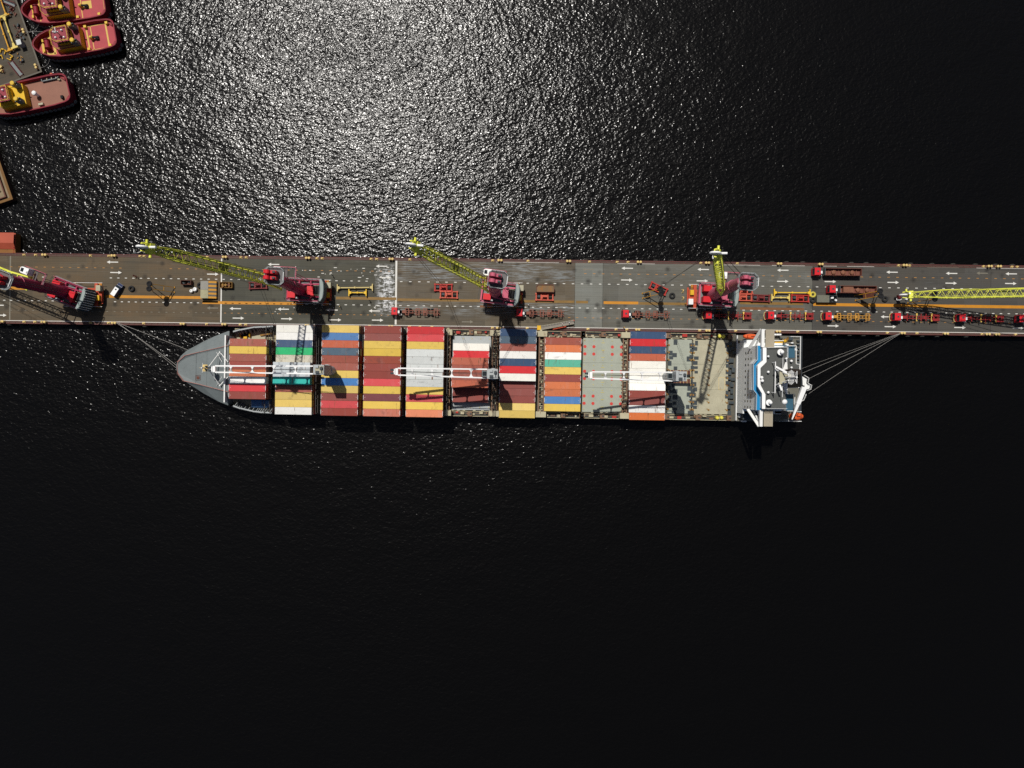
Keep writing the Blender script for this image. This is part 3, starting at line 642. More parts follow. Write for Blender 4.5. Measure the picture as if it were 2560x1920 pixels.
def cross_gear():
    """lashing bridges and side-deck gear between hatches and ship side"""
    random.seed(11)
    rusty = paint('lashing bridge rust', None, raw=(.17, .10, .06), var=.4, rust=.7); cream = paint('deck fitting cream', None, raw=(.40, .36, .24), var=.25, rust=.6)
    for px0, px1, zt in ((1113,1126,4.2),(1228,1245,4.4),(1345,1362,4.2),(1455,1457,2.2),(1555,1570,4.6)):
        a, c = SL(px0, 935, zt).x, SL(px1, 935, zt).x
        if c-a < .6: continue
        b = MB(); b.box(a+.1, -14.6, zt-.25, a+.5, 14.6, zt, 0); b.box(c-.5, -14.6, zt-.25, c-.1, 14.6, zt, 0)
        y = -14.4
        while y < 14.5:
            b.box(a+.5, y-.09, zt-.2, c-.5, y+.09, zt-.03, 1 if random.random() < .4 else 0); b.tube((a+.3, y, 1.24), (a+.3, y, zt-.2), .12, .12, 5, 0); b.tube((c-.3, y, 1.24), (c-.3, y, zt-.2), .12, .12, 5, 0)
            if random.random() < .8: b.cbox((a+c)/2+random.uniform(-.4, .4), y+.6, zt-.2, random.uniform(.4, .9), random.uniform(.3, .8), random.uniform(.15, .6), random.choice((0, 1, 2)))
            y += 1.24
        for s in (-1, 1): b.cbox((a+c)/2, s*13.6, 1.24, (c-a)*1.5, 1.9, zt-.7, 1); b.cbox((a+c)/2-.5, s*13.6, zt+.5-.96, .8, .8, .5, 0)
        b.build('lashing_bridge', [rusty, cream, olive], ship)
    b = MB()
    spans = [(1125, 1228), (1362, 1455), (1456, 1556), (1668, 1822)]
    for p0, p1 in spans:
        a, c = SL(p0, 935, 1.6).x, SL(p1, 940, 1.6).x
        for s in (-1, 1):
            yo = 14.9 if s > 0 else 14.9
            b.box(a, s*14.75, 1.24, c, s*14.6, 2.2, 1)            # rail wall
            b.box(a, s*13.15, 1.24, c, s*12.95, 1.75, 1)
            b.tube((a, s*14.2, 1.6), (c, s*14.2, 1.6), .10, .10, 5, 2); b.tube((a, s*13.8, 1.5), (c, s*13.8, 1.5), .07, .07, 5, 0)
            x = a+.6
            while x < c-.8:
                k = random.random(); w = random.uniform(.4, 1.6)
                b.cbox(x, s*random.uniform(13.3, 14.3), 1.24, w, random.uniform(.35, 1.0), random.uniform(.3, 1.5), 0 if k < .4 else 1 if k < .8 else 3)
                if random.random() < .5: b.box(x, s*12.9, 1.6, x+.9, s*12.62, 1.98, 1)
                x += w+random.uniform(.3, 1.6)
        for f in (.0, .5, 1.0):
            for s in (-1, 1): b.cbox(a+(c-a)*f, s*13.85, 1.24, 1.5, 1.7, 1.6, 0); b.cbox(a+(c-a)*f+.3, s*13.85, 2.84, .5, .5, .2, 2)
    b.build('side_deck_gear', [rusty, cream, dgrey, redeq], ship)
    b = MB()
    for px, py in ((1800, 840), (1809.5, 841), (1794.5, 1045), (1805, 1044.6)):
        q = SL(px, py, 3.0); b.lathe([(.62, 1.24), (.62, 2.6), (.5, 2.9), (.28, 3.0)], 14, 0, Matrix.Translation((q.x, q.y, 0)))
    b.build('vent_caps', paint('vent yellow', None, raw=(.62, .55, .08), var=.1), ship)
    # dark cell-guide posts in the gaps between the full bays
    b = MB()
    for px0, px1 in ((668,688),(785,801),(899,907),(1004,1014),(1110,1124),(1230,1243)):
        a, c = SL(px0, 930, 3).x, SL(px1, 930, 3).x
        y = -14.4
        while y < 14.5:
            b.box(a+.2, y-.07, 1.24, a+.45, y+.07, 6.4, 0); b.box(c-.45, y-.07, 1.24, c-.2, y+.07, 6.4, 0); y += 2.49
        for z in (3.8, 6.4): b.box(a+.46, -14.5, z-.15, a+.62, 14.5, z, 0); b.box(c-.62, -14.5, z-.15, c-.46, 14.5, z, 0)
    b.build('cell_guides', paint('guide dark', None, raw=(.05, .045, .04), var=.4, rust=.5), ship)
cross_gear()

# ---------------------------------------------------------------- deck cranes
def deck_crane(pivot, tip, zp, zt, ya, yb, ta, tb, post_px, post_top, house_white):
    """pivot/tip photo x; ya,yb photo y of the two girders at the pivot; ta,tb at the tip"""
    b = MB(); pc = SL(post_px[0], post_px[1], post_top); pc = Vector((pc.x, pc.y, 0))
    b.lathe([(1.7, 1.24), (1.55, 6), (1.45, zp-2.5), (1.9, zp-2.0), (1.9, zp-1.2)], 18)
    root = b.build('deck_crane', lgrey, ship, loc=pc)
    R0 = lambda px, py, z: SL(px, py, z)-pc
    a0, a1, b0, b1 = R0(pivot, ya, zp), R0(tip, ta, zt), R0(pivot, yb, zp), R0(tip, tb, zt)
    j = MB(); j.beam(a0, a1, .42, .8); j.beam(b0, b1, .42, .8)
    for f in (.18, .40, .62, .84):      # curved cross ties
        p, q = a0.lerp(a1, f), b0.lerp(b1, f); m = (p+q)/2; ax = (a1-a0).normalized(); w = abs(p.y-q.y)
        pts = []
        for k in range(9):
            t = k/8; y = p.lerp(q, t); half = .17+.9*abs(2*t-1)**3
            pts.append((y, half))
        lo = [y-ax*h for y, h in pts]; hi = [y+ax*h for y, h in pts]; vs_ = []
        for dz in (.3, -.3): vs_ += [v+Vector((0, 0, dz)) for v in lo+hi[::-1]]
        n = 18
        j.add(vs_, [list(range(n)), list(range(n, 2*n))[::-1]]+[(i, n+i, n+(i+1) % n, (i+1) % n) for i in range(n)], 0)
    ax = (a1-a0).normalized(); j.beam(a1+ax*.3, b1+ax*.3, .8, .8); j.beam(a1.lerp(b1, .1)+ax*1.1, a1.lerp(b1, .9)+ax*1.1, .5, .5)
    j.build('jib', whitec, root)
    h = MB(); mid = (a1+b1)/2
    for s in (.25, .75): q = a1.lerp(b1, s)+ax*1.7; h.tube(q+Vector((0, -.3, 0)), q+Vector((0, .3, 0)), .55, .55, 14, 0)
    h.build('jib_sheave', dgrey, root)
    h = MB(); h.cbox(0, 0, zp-1.2, 3.3, 3.0, post_top-zp+1.0, 0); h.cbox(.2, 0, post_top-.2, 2.4, 2.2, .25, 1 if not house_white else 0)
    h.cbox(-.4, .9, post_top-.2, .9, .7, .7, 0); h.cbox(-.3, -.8, post_top-.2, 1.1, .8, .5, 2); h.cbox(.9, .4, post_top+.05, .8, .8, .55, 2)
    h.tube((1.0, -1.0, post_top), (1.0, 1.0, post_top), .16, .16, 8, 2)
    h.build('machinery_house', [lgrey, hatchb, dgrey], root)
    h = MB(); h.cbox(-2.6, .1, zp-.6, 1.7, 1.9, 2.3, 0); h.cbox(-2.6, .1, zp+1.7, 1.2, 1.3, .12, 1); h.cbox(-3.48, .1, zp-.2, .06, 1.7, 1.4, 1)
    h.build('cab', [mgrey, glass], root)
    r = MB()
    for s in (.35, .5, .65): r.tube(Vector((-.6, (s-.5)*2, post_top-.3)), a1.lerp(b1, s)+ax*1.2, .05, .05, 4)
    r.build('hoist_ropes', wire, root)
deck_crane(783, 538.5, 17.2, 17.2, 915.3, 934.5, 914.8, 930.5, (796, 924), 25.5, False)
deck_crane(1217, 994.5, 19.4, 25.5, 923.2, 944.8, 920.6, 937.6, (1231, 934.5), 25.8, True)
deck_crane(1686, 1479.5, 19.6, 26.5, 930.8, 952.2, 929.6, 946.0, (1704, 940.5), 25.5, True)
# the third crane stands on an openwork platform
b = MB(); a, c = SL(1676, 925, 4.5), SL(1726, 958, 4.5)
b.box(a.x, c.y, 4.0, c.x, c.y+1.4, 4.3, 0); b.box(a.x, a.y-1.4, 4.0, c.x, a.y, 4.3, 0)
for k in range(7):
    x = a.x+(c.x-a.x)*k/6
    for y in (c.y, a.y-1.4): b.box(x-.06, y-.02, 4.3, x+.06, y+1.42, 4.42, 1)
for x in (a.x+.2, c.x-.2):
    for y in (c.y+.2, a.y-.2): b.tube((x, y, 1.24), (x, y, 4), .15, .15, 6, 0)
b.build('crane_platform', [rustbrown, paleyel], ship)

# ---------------------------------------------------------------- accommodation block
def superstructure():
    wall = paint('house wall', None, raw=(.70, .71, .69), var=.06, rust=.38, rustc=(.40, .24, .10), dirt=.12)
    roof = paint('monkey island grey', None, raw=(.085, .088, .082), var=.22, dirt=.4); blue = paint('bridge deck blue', None, raw=(.012, .20, .42), var=.1, dirt=.15)
    bdeck = paint('aft deck blue', None, raw=(.035, .10, .15), var=.2, dirt=.4); adeck = paint('aft deck olive', None, raw=(.13, .125, .10), var=.25, rust=.3)
    plank = paint('wing planks', None, raw=(.33, .30, .23), var=.12, dirt=.3)
    x0 = SL(1840, 940, 2).x
    low = MB(); low.box(x0+.2, -12.0, 1.24, x0+13, 11.5, 9.0, 0); low.build('lower_house', wall, ship)
    # poop deck plating and its railing
    xe = SL(2000, 940, 2).x
    b = MB(); b.box(x0-.2, -14.8, 1.8, xe-.3, 14.4, 1.9, 0); b.build('poop_deck', adeck, ship)
    b = MB(); b.rail([(xe-.4, 2.0, 1.9), (xe-.4, 14.2, 1.9), (x0+18, 14.2, 1.9)], 1.1, .07, 1.6); b.rail([(x0+19, -14.6, 1.9), (xe-7, -14.6, 1.9)], 1.1, .06, 1.6)
    b.box(xe-.5, 2, 2.9, xe-.3, 14.3, 3.05); b.box(x0-.1, -14.6, 1.9, x0+.15, 14.3, 2.9)
    b.build('poop_railing', white, ship)
    random.seed(3); gm = [dgrey, wall, ochre, rustbrown]
    class _F:
        def cbox(s, *q): MB().cbox(*q[:-1], 0).build('deck_fitting', gm[q[-1]], ship)
    b = _F()
    for k in range(9): b.cbox(xe-1.0, 2.8+k*1.25, 1.9, .9, .5, .9, 0)
    for k in range(14): b.cbox(x0+random.uniform(14, 20), random.uniform(9.5, 13.8), 1.9, random.uniform(.4, 1.6), random.uniform(.4, 1.2), random.uniform(.3, 1.4), random.choice((0, 1, 2)))
    for k in range(16): b.cbox(x0+.8+random.uniform(-.3, .4), -13+k*1.6, 1.9, random.uniform(.4, .9), random.uniform(.4, 1.2), random.uniform(.4, 2.0), random.choice((1, 1, 2, 3)))
    # tower block with the zig-zag front
    def fp(pts, z): return [(p.x, p.y) for p in (SL(x, y, z) for x, y in pts)]
    front = [(1890, 864), (1890, 898), (1880, 909), (1880, 975), (1888, 985), (1887, 1025)]
    zb = 21.5
    blk = fp(front, zb)+fp([(1966, 1026), (1967, 866)], zb)
    main = MB(); xm = SL(1890, 940, zb).x
    main.box(xm, SL(1890, 1025, zb).y, 9.0, xm+8.5, SL(1890, 864, zb).y, zb, 0)
    main.prism([(xm-1.3, SL(1880, 975, zb).y), (xm, SL(1888, 985, zb).y), (xm, SL(1890, 898, zb).y), (xm-1.3, SL(1880, 909, zb).y)], 18.8, zb, 0)
    main.build('bridge_tower', wall, ship)
    # each deck's row of front windows, pilasters as thin ribs
    for z in (11.0, 13.6, 16.2, 18.8):
        w = MB()
        for k in range(10): y = SL(1890, 870, zb).y-1.2-k*1.95; w.box(xm-.03, y-.35, z, xm-.003, y+.35, z+.9)
        if z < 18: w.build('window', glass, ship)
    t = MB()     # the red block lettering across the bridge front, unreadable at this distance
    for k in range(20):
        if k in (5, 11): continue
        y = SL(1872, 912, 14).y-k*.56
        for dz in (0, .45): t.box(xm-.13, y-.18, 17.0+dz, xm-.104, y+.18, 17.14+dz)
        t.box(xm-.13, y-.18, 17.0, xm-.104, y-.10, 17.55)
    t.build('lettering', redeq, ship)
    # blue walkway round the wheelhouse front + parapet
    bw = MB(); inner = [(1905, 864), (1905, 899), (1893, 910), (1893, 974), (1905, 985), (1903, 1025)]
    bw.prism(fp([(1891, 864), (1891, 899), (1881, 910), (1881, 975), (1889, 985), (1888, 1025)], 22)+fp(inner[::-1], 22), 21.5, 22.0, 0)
    bw.build('bridge_walkway', blue, ship)
    pr = MB(); ps = [SL(x, y, 22.0) for x, y in ((1891, 864), (1891, 899), (1881, 910), (1881, 975), (1889, 985), (1888, 1025))]
    for p, q in zip(ps, ps[1:]): pr.beam((p.x, p.y, 22.5), (q.x, q.y, 22.5), .14, 1.1); pr.beam((p.x, p.y, 23.08), (q.x, q.y, 23.08), .14, .06)
    pr.build('parapet', paint('parapet grey blue', None, raw=(.40, .46, .50), var=.1), ship)
    # wheelhouse and its white eave, grey roof
    zr = 25.0
    wh = MB(); eave = [(1907, 869), (1907, 901), (1894, 912), (1894, 966), (1905, 984), (1905, 1022)]
    back = [(1966, 1023), (1965, 985), (1970, 985), (1970, 924), (1967, 868)]
    wp = fp([(1910, 870), (1910, 903), (1898, 915), (1898, 963), (1908, 983), (1908, 1021)], zr)+fp(back, zr)
    wh.prism(wp, 21.5, 24.7, 0); wh.build('wheelhouse', white, ship)
    gl = MB(); gp = [Vector((*p, 0)) for p in wp[:6]]
    for p, q in zip(gp, gp[1:]):
        d_ = (q-p); n_ = Vector((d_.y, -d_.x, 0)).normalized()
        if n_.x > 0: n_ = -n_
        gl.beam(p+n_*.02+Vector((0, 0, 23.7)), q+n_*.02+Vector((0, 0, 23.7)), .05, .9)
    gl.build('bridge_windows', glass, ship)
    ev = MB(); ei = [(1916, 869), (1916, 905), (1901, 920), (1901, 962), (1913.5, 986), (1913, 1022)]
    ev.prism(fp(eave, zr)+fp(ei[::-1], zr), 24.7, 25.05, 0); ev.build('eave', whitec, ship)
    rf = MB(); rf.prism(fp(ei, zr)+fp([(1965, 1022), (1964, 982), (1957, 966), (1957, 924), (1967, 895), (1967, 867)], zr), 24.7, 24.98, 0)
    rf.build('compass_deck', roof, ship)
    af = MB(); af.prism(fp([(1967.5, 895), (1987, 895), (1987, 910), (1996, 911), (1996, 923), (1957.5, 924)], 22), 9, 22.0, 0); af.build('aft_deckhouse', roof, ship)
    for q_ in ((([(1968, 865), (1987, 865), (1987, 894.4), (1968, 894.4)], 19), 9, 19), (([(1965.5, 985), (1983.5, 985), (1982.5, 1027), (1965, 1027)], 17), 4, 17), (([(1936.5, 863), (1967, 863), (1967, 866.5), (1936.5, 866.5)], 14), 3, 14)):
        MB().prism(fp(*q_[0]), q_[1], q_[2], 0, 1).build('blue_side_deck', [wall, bdeck], ship)
    af = MB()
    for pts, z in (((( 1968, 865), (1987.5, 865), (1987.5, 894), (1987.5, 910), (1996, 911), (1996, 923)), 19.1), (((1965, 985), (1984, 985), (1983, 1027), (1965, 1027)), 17.1)):
        v = [SL(x, y, z) for x, y in pts]; af.rail(v, 1.1, .06, 1.5)
        for p, q in zip(v, v[1:]): af.beam((p.x, p.y, z+1.1), (q.x, q.y, z+1.1), .16, .08)
    af.rail([SL(x, y, 25) for x, y in ((1916, 869), (1967, 868), (1967, 895))], 1.0, .05, 1.5); af.rail([SL(x, y, 25) for x, y in ((1913, 1021.5), (1965, 1021.5))], 1.0, .05, 1.5)
    af.build('deck_railing', white, ship)
    # bridge wings: planked decks and white sloping fronts
    for y0, y1, xa, xb in ((823.5, 868.3, 1914, 1936), (1025.5, 1066, 1909.5, 1932)):
        w = MB(); sb(w, xa, y0, xb, y1, 22.6, 23.0, 0)
        for k in range(1, 8): x = xa+(xb-xa)*k/8; q, r_ = SL(x, y0, 23), SL(x, y1, 23); w.box(q.x-.02, r_.y+.05, 23.0, q.x+.02, q.y-.05, 23.012, 1)
        w.build('bridge_wing', [plank, ochre], ship)
        w = MB(); q0, q1 = SL(xa-3, y0, 22.5), SL(xa-3, y1, 22.5); f0, f1 = SL(xa-11.5, y0 if y0 < 900 else y0+3, 20), SL(xa-11, y1 if y0 > 900 else y1-3, 20)
        w.box(q0.x-1.1, q1.y, 22.2, q0.x-.2, q0.y, 23.3, 0); w.box(q0.x-.2, q1.y, 21.6, SL(xa, 900, 23).x-.05, q0.y, 21.8, 1)
        for yy in (q0.y-.1, (q0.y+q1.y)/2, q1.y+.1): w.box(q0.x-.2, yy-.08, 22.7, SL(xa, 900, 23).x-.05, yy+.08, 22.9, 0)
        inb = q1.y if y0 < 900 else q0.y; out = q0.y if y0 < 900 else q1.y
        w.beam((q0.x-.9, out, 22.2), (q0.x-2.6, inb, 16.5), .9, .25, 0); w.beam((q0.x-.4, out, 22.2), (q0.x-.6, inb, 15.5), .5, .3, 0)
        w.build('wing_front', [white, dgrey], ship)
    # funnel and stern casing
    f = MB(); sb(f, 1957.5, 924.5, 2003, 968, 1.9, 24.5, 0); f.build('funnel_casing', soot, ship)
    f = MB(); a, c = SL(1970, 924, 28), SL(2004, 934.5, 28)
    n = 16; cx, cy, rx, ry = (a.x+c.x)/2, (a.y+c.y)/2, (c.x-a.x)/2, (a.y-c.y)/2+.25
    pl_ = [(cx+rx*math.copysign(abs(math.cos(t))**.5, math.cos(t)), cy+ry*math.copysign(abs(math.sin(t))**.6, math.sin(t))) for t in (2*math.pi*i/n for i in range(n))]
    f.prism(pl_, 24.5, 27.6, 0); f.build('funnel', paint('funnel brown black', None, raw=(.018, .012, .009), var=.3, spec=.2), ship)
    # radar mast
    m0 = SL(1950, 944, 25); m = MB(); top = m0+Vector((0, 0, 13))
    for dx, dy in ((-1.4, 2.4), (-1.4, -2.4), (2.6, 0)): m.tube(m0+Vector((dx, dy, 0)), m0+Vector((dx*.35, dy*.35, 8)), .22, .18, 8, 0)
    m.tube(m0, top, .42, .25, 10, 0); m.prism([(m0.x-1.8, m0.y-2.2), (m0.x+1.8, m0.y-1.0), (m0.x+1.8, m0.y+1.0), (m0.x-1.8, m0.y+2.2)], m0.z+4.2, m0.z+4.4, 1)
    m.beam(m0+Vector((-2.6, -4.8, 3)), m0+Vector((-2.6, 4.8, 3)), .2, .25, 0); m.beam(m0+Vector((-2.6, -4.6, .2)), m0+Vector((-2.6, -4.6, 3)), .2, .2, 0); m.beam(m0+Vector((-2.6, 4.6, .2)), m0+Vector((-2.6, 4.6, 3)), .2, .2, 0)
    for z, w in ((7.0, 1.8), (7.9, 2.0), (8.8, 2.2), (9.7, 2.0), (10.6, 1.7)): m.tube(m0+Vector((0, -w, z)), m0+Vector((0, w, z)), .09, .09, 5, 0)
    for s in (-1, 1): m.tube(m0+Vector((0, s*1.0, 6.6)), m0+Vector((0, s*1.3, 12.5)), .07, .07, 5, 0); m.tube(m0+Vector((0, 0, 11)), m0+Vector((0, s*1.7, 12.9)), .09, .09, 5, 0)
    m.tube(m0+Vector((0, -1.8, 13)), m0+Vector((0, 1.8, 13)), .09, .09, 5, 0); m.tube(m0+Vector((-.4, -6, 3.2)), m0+Vector((-.4, 6, 3.2)), .07, .07, 5, 0)
    m.build('radar_mast', [whitec, hatchb], ship)
    for p, q, z in (((1939, 916.5), (1967, 931.5), 30), ((1947.5, 957), (1954, 976), 29)):
        r_ = MB(); u, v = SL(*p, z), SL(*q, z); r_.beam(u, v, .55, .35); c_ = (u+v)/2
        r_.tube(c_-Vector((0, 0, .2)), c_-Vector((0, 0, 1.6)), .25, .3, 8); r_.tube(c_-Vector((0, 0, 1.6)), Vector((m0.x, m0.y, c_.z-2.4)), .15, .15, 6)
        r_.build('radar_scanner', whitec, ship)
    def dome(px, py, r, z, ped=.6):
        q = SL(px, py, z+ped+r); d_ = MB()
        d_.lathe([(r*.5, z), (r*.45, z+ped)]+[(r*math.cos(a)*1.0, z+ped+r*.9+r*math.sin(a)) for a in [R(-70+16*i) for i in range(11)]], 16, 0, Matrix.Translation((q.x, q.y, 0)))
        if r > .5: d_.lathe([(.95, z+ped-.15), (.95, z+ped-.05)], 18, 0, Matrix.Translation((q.x-.25, q.y, 0)))
        d_.build('radome', whitec, ship, smooth=False)
    for px, py, r, z, ped in ((1955.5, 880, .62, 25, 1.6), (1926.5, 1006.5, .58, 25, 1.5), (1961.5, 1004.8, .85, 22, 2.0), (1978.7, 902.6, .42, 22, .5), (1979, 919, .36, 22, .4), (1904.6, 944, .5, 25, .3), (1906, 952, .5, 25, .3), (1921, 891, .35, 25, .6), (1921, 930, .4, 25, .5), (1921, 981, .4, 25, .5), (1966, 896.5, .35, 25, .8)):
        dome(px, py, r, z, ped)
    # stern provisions crane
    c0, c1 = SL(2010, 968, 21), SL(1980, 1048.5, 20); s = MB()
    s.tube((c0.x-1.5, c0.y+.6, 1.9), (c0.x-1.5, c0.y+.6, 20), 1.0, .9, 12, 0)
    pv = c0.lerp(c1, .52); ax = (c1-c0).normalized(); sd = Vector((-ax.y, ax.x, 0))
    def tap(p, q, w0, w1, h0, h1): s.add([p+sd*w0-Vector((0, 0, h0)), p-sd*w0-Vector((0, 0, h0)), p-sd*w0+Vector((0, 0, h0)), p+sd*w0+Vector((0, 0, h0)), q+sd*w1-Vector((0, 0, h1)), q-sd*w1-Vector((0, 0, h1)), q-sd*w1+Vector((0, 0, h1)), q+sd*w1+Vector((0, 0, h1))], ((0, 1, 2, 3), (7, 6, 5, 4), (0, 4, 5, 1), (1, 5, 6, 2), (2, 6, 7, 3), (3, 7, 4, 0)), 0)
    tap(c0, pv, .75, .62, .6, .5); tap(pv, c1, .5, .14, .42, .15)
    s.build('stern_crane', whitec, ship)
    s = MB(); g0, g1 = SL(2013, 945, 20), SL(2020, 972, 20)
    s.prism(fp([(2007, 941), (2018, 947), (2016, 965), (2008, 963)], 20.5), 20.1, 20.2, 0); s.prism(fp([(2012, 958), (2026, 963), (2024, 972), (2012, 974)], 20.5), 20.25, 20.33, 0)
    s.rail([SL(x, y, 20.3) for x, y in ((2008, 938), (2019, 945), (2017, 958), (2026, 963), (2024, 973), (2014, 976))], 1.1, .05, 1.2); s.rail([SL(x, y, 20.0) for x, y in ((2013, 985), (2007, 1000), (2001, 1003))], 1.0, .05, 1.2)
    s.build('crane_gallery', white, ship)
    # lower starboard galleries, life-raft canisters, yellow davit
    for q_, m_ in (((1860, 1028, 1893, 1035, 4, 9), bdeck), ((1857, 1037, 1892, 1049, 4, 6), dgrey), ((1937, 1028, 1982, 1034, 6, 9), adeck), ((1937, 1037, 1965, 1052, 4, 5), adeck), ((1860, 850, 1897, 862, 4, 8), wall)):
        sb(MB(), *q_, 0).build('side_gallery', m_, ship)
    g = MB()
    for k in range(3): q = SL(1939+6*k, 836.5, 4); g.tube((q.x-.35, q.y, 3.6), (q.x+.35, q.y, 3.6), .34, .34, 12); g.cbox(q.x, q.y, 2, .5, .5, 1.4)
    for k in range(3): q = SL(1857+4*k, 1053, 4); g.tube((q.x-.25, q.y, 3.6), (q.x+.25, q.y, 3.6), .3, .3, 12); g.cbox(q.x, q.y, 2, .4, .4, 1.4)
    g.build('life_raft_canisters', whitec, ship)
    g = MB(); sb(g, 1937, 854.5, 1957, 861, 6.4, 7.0, 0); sb(g, 1930, 850.5, 1962, 852, 6.8, 7.0, 1); q = SL(1963, 853, 7); g.lathe([(.3, 1.9), (.3, 6.6), (.55, 7.0), (.2, 7.4)], 12, 0, Matrix.Translation((q.x, q.y, 0)))
    g.build('boat_davit', [yellow, white], ship)
    g = MB()
    for y in (1029, 1053): a, c = SL(1968, y-1, 9), SL(2004, y+1, 9); g.box(a.x, c.y, 8.6, c.x, a.y, 9.0)
    for px in (1972, 2000): q = SL(px, 1053, 9); g.tube((q.x, q.y+.3, 1.9), (q.x, q.y+.3, 8.6), .14, .14, 6)
    g.build('lifeboat_davit', white, ship)
superstructure()
# lifeboats are hung from the ship: things of their own
def boat(name, px, py, z, L, W, deg, label):
    p = P(px, py, z); b = MB(); prof = []
    root = empty(name, (p.x, p.y, z-1.4), R(deg), label, 'lifeboat')
    n = 11; ring = 10; vs_ = []; fs = []
    for i in range(n):
        t = i/(n-1); x = (t-.5)*L; w = W/2*(max(0, math.sin(math.pi*(.06+.88*t)))**.55)
        for j in range(ring):
            a = 2*math.pi*j/ring; vs_.append((x, w*math.cos(a), 1.0+(.95 if math.sin(a) > 0 else 1.0)*math.sin(a)*(.55+.45*min(1, 4*t*(1-t)))))
    for i in range(n-1):
        for j in range(ring): fs.append((i*ring+j, i*ring+(j+1) % ring, (i+1)*ring+(j+1) % ring, (i+1)*ring+j))
    fs += [tuple(range(ring))[::-1], tuple(range((n-1)*ring, n*ring))]
    b.add(vs_, fs); b.build('hull', orange, root, smooth=True)
    MB().cbox(-L*.18, 0, 1.7, L*.2, W*.5, .75).build('canopy', orange, root)
    w = MB(); w.cbox(L*.1, 0, 1.88, L*.25, W*.12, .12); w.cbox(L*.3, 0, 1.75, .2, W*.5, .1); w.build('hatch', dred, root)
    MB().torus(1, .05, 24, 5, 0, Matrix.Translation((0, 0, 1.0)) @ Matrix.Diagonal((L*.47, W*.5, 1, 1))).build('grab_line', rope, root)
boat('rescue_boat', 1877.5, 841, 5.2, 4.9, 1.85, -1, 'small orange rescue boat on the pier side of the ship beside the bridge wing')
boat('lifeboat', 1991, 1041, 10.0, 4.6, 2.7, -1, 'orange enclosed lifeboat under the white stern crane of the ship')

# ================================================================ CONTAINERS
CW, CH = 2.438, 2.591
CC = {  # albedo by colour word
 'yellow': (.62, .44, .11), 'maroon': (.245, .062, .050), 'brick red': (.29, .075, .050), 'red': (.52, .045, .050), 'salmon': (.43, .12, .072), 'orange': (.56, .17, .075),
 'blue': (.075, .185, .40), 'navy blue': (.040, .075, .145), 'slate blue': (.085, .125, .165), 'white': (.74, .73, .69), 'cream': (.83, .80, .72), 'pale grey': (.56, .58, .56),
 'light grey': (.44, .47, .48), 'beige grey': (.46, .43, .35), 'green': (.042, .40, .155), 'teal': (.055, .36, .31), 'mint green': (.095, .46, .31), 'purple brown': (.185, .055, .062)}
CRUST = {'blue': .25, 'slate blue': .5, 'white': .12, 'beige grey': .5, 'salmon': .25, 'brick red': .1, 'yellow': .08, 'orange': .12, 'navy blue': .15, 'pale grey': .3}
CMESH = {}
def cont_mesh(col, L):
    key = (col, L)
    if key in CMESH: return CMESH[key]
    rounded = col in ('yellow', 'white', 'cream', 'pale grey', 'light grey', 'green', 'teal', 'mint green', 'beige grey')
    m = paint('container '+col, None, raw=CC[col], var=.11, rust=CRUST.get(col, .05), dirt=.22, rough=.55, ribs=22.0, weather=.7 if col in ('yellow', 'maroon', 'red', 'cream', 'green', 'purple brown') else 1.15)
    x, y = L/2, CW/2; b = MB(); r = .22 if rounded else .03
    if rounded: out = [(-x+r, -y), (x-r, -y), (x, -y+r), (x, y-r), (x-r, y), (-x+r, y), (-x, y-r), (-x, -y+r)]
    else: out = [(-x, -y), (x, -y), (x, y), (-x, y)]
    b.prism(out, .02, CH-.03, 0)
    b.prism([(px*(1-.10/x), py*(1-.05/y)) for px, py in out], CH-.03, CH-.012, 0)      # raised roof panel
    for sx in (-1, 1):
        for sy in (-1, 1):
            b.cbox(sx*(x-.085), sy*(y-.08), 0, .17, .16, .13, 1); b.cbox(sx*(x-.085), sy*(y-.08), CH-.12, .17, .16, .12, 1)
        if not rounded: b.box(sx*(x-.10), -.75, CH-.0300, sx*(x-.004), .75, CH-.005, 2); b.cbox(sx*(x-.55), 0, CH-.012, .12, .12, .01, 2)
        for k in (-1, 1): b.tube((sx*(x+.02), k*.35, .15), (sx*(x+.02), k*.35, CH-.2), .03, .03, 4, 1)
    me = b.mesh('shipping_container', [m, paint('casting dark', None, raw=(.12, .09, .08), var=.2) if not rounded else m, whitec]); CMESH[key] = me
    return me
BAYN = ['nearest the bow', 'second from bow', 'third from bow', 'fourth from bow', 'fifth from bow', 'sixth from bow', 'seventh from bow', 'eighth from bow', 'next to the bridge']
def cont(col, x, row, ztop, bay, look, L=12.19, lower=None, rowno=None):
    o = bpy.data.objects.new('shipping_container', cont_mesh(col, L)); COL.objects.link(o)
    y = (5.5-row)*2.49
    w = SHIP.world(x, y); j = random.uniform(-.025, .025)
    o.location = (w.x+j, w.y, ztop-CH); o.rotation_euler.z = SHIP.a+R(random.uniform(-.05, .05))
    if lower is None: lab = f'{look} container, {ORD[row]} row from the pier, bay {BAYN[bay]}'
    else: lab = f'{look} container {lower}, {ORD[row]} row from pier, bay {BAYN[bay]}'
    tag(o, lab, 'container', 'containers stacked on the ship')
def bay(i, cx_px, ztop, cols, row0=0, raised={}, lowered={}):
    x = SL(cx_px, 930, ztop).x
    if i == 1: x += .0
    for k, col in enumerate(cols):
        row = row0+k
        if col is None: continue
        z = raised.get(row, ztop); z = lowered.get(row, z)
        look = col
        if (i, row) in LOOK: look = LOOK[(i, row)]
        cont(col, x, row, z, i, look)
        n = int(round((z-2.0)/2.6)); 
        for t in range(1, n):
            c2 = random.choice(['maroon', 'brick red', 'navy blue', 'yellow', 'slate blue', 'red', 'pale grey'])
            cont(c2, x, row, z-2.6*t, i, c2, lower='one down' if t == 1 else 'two down')
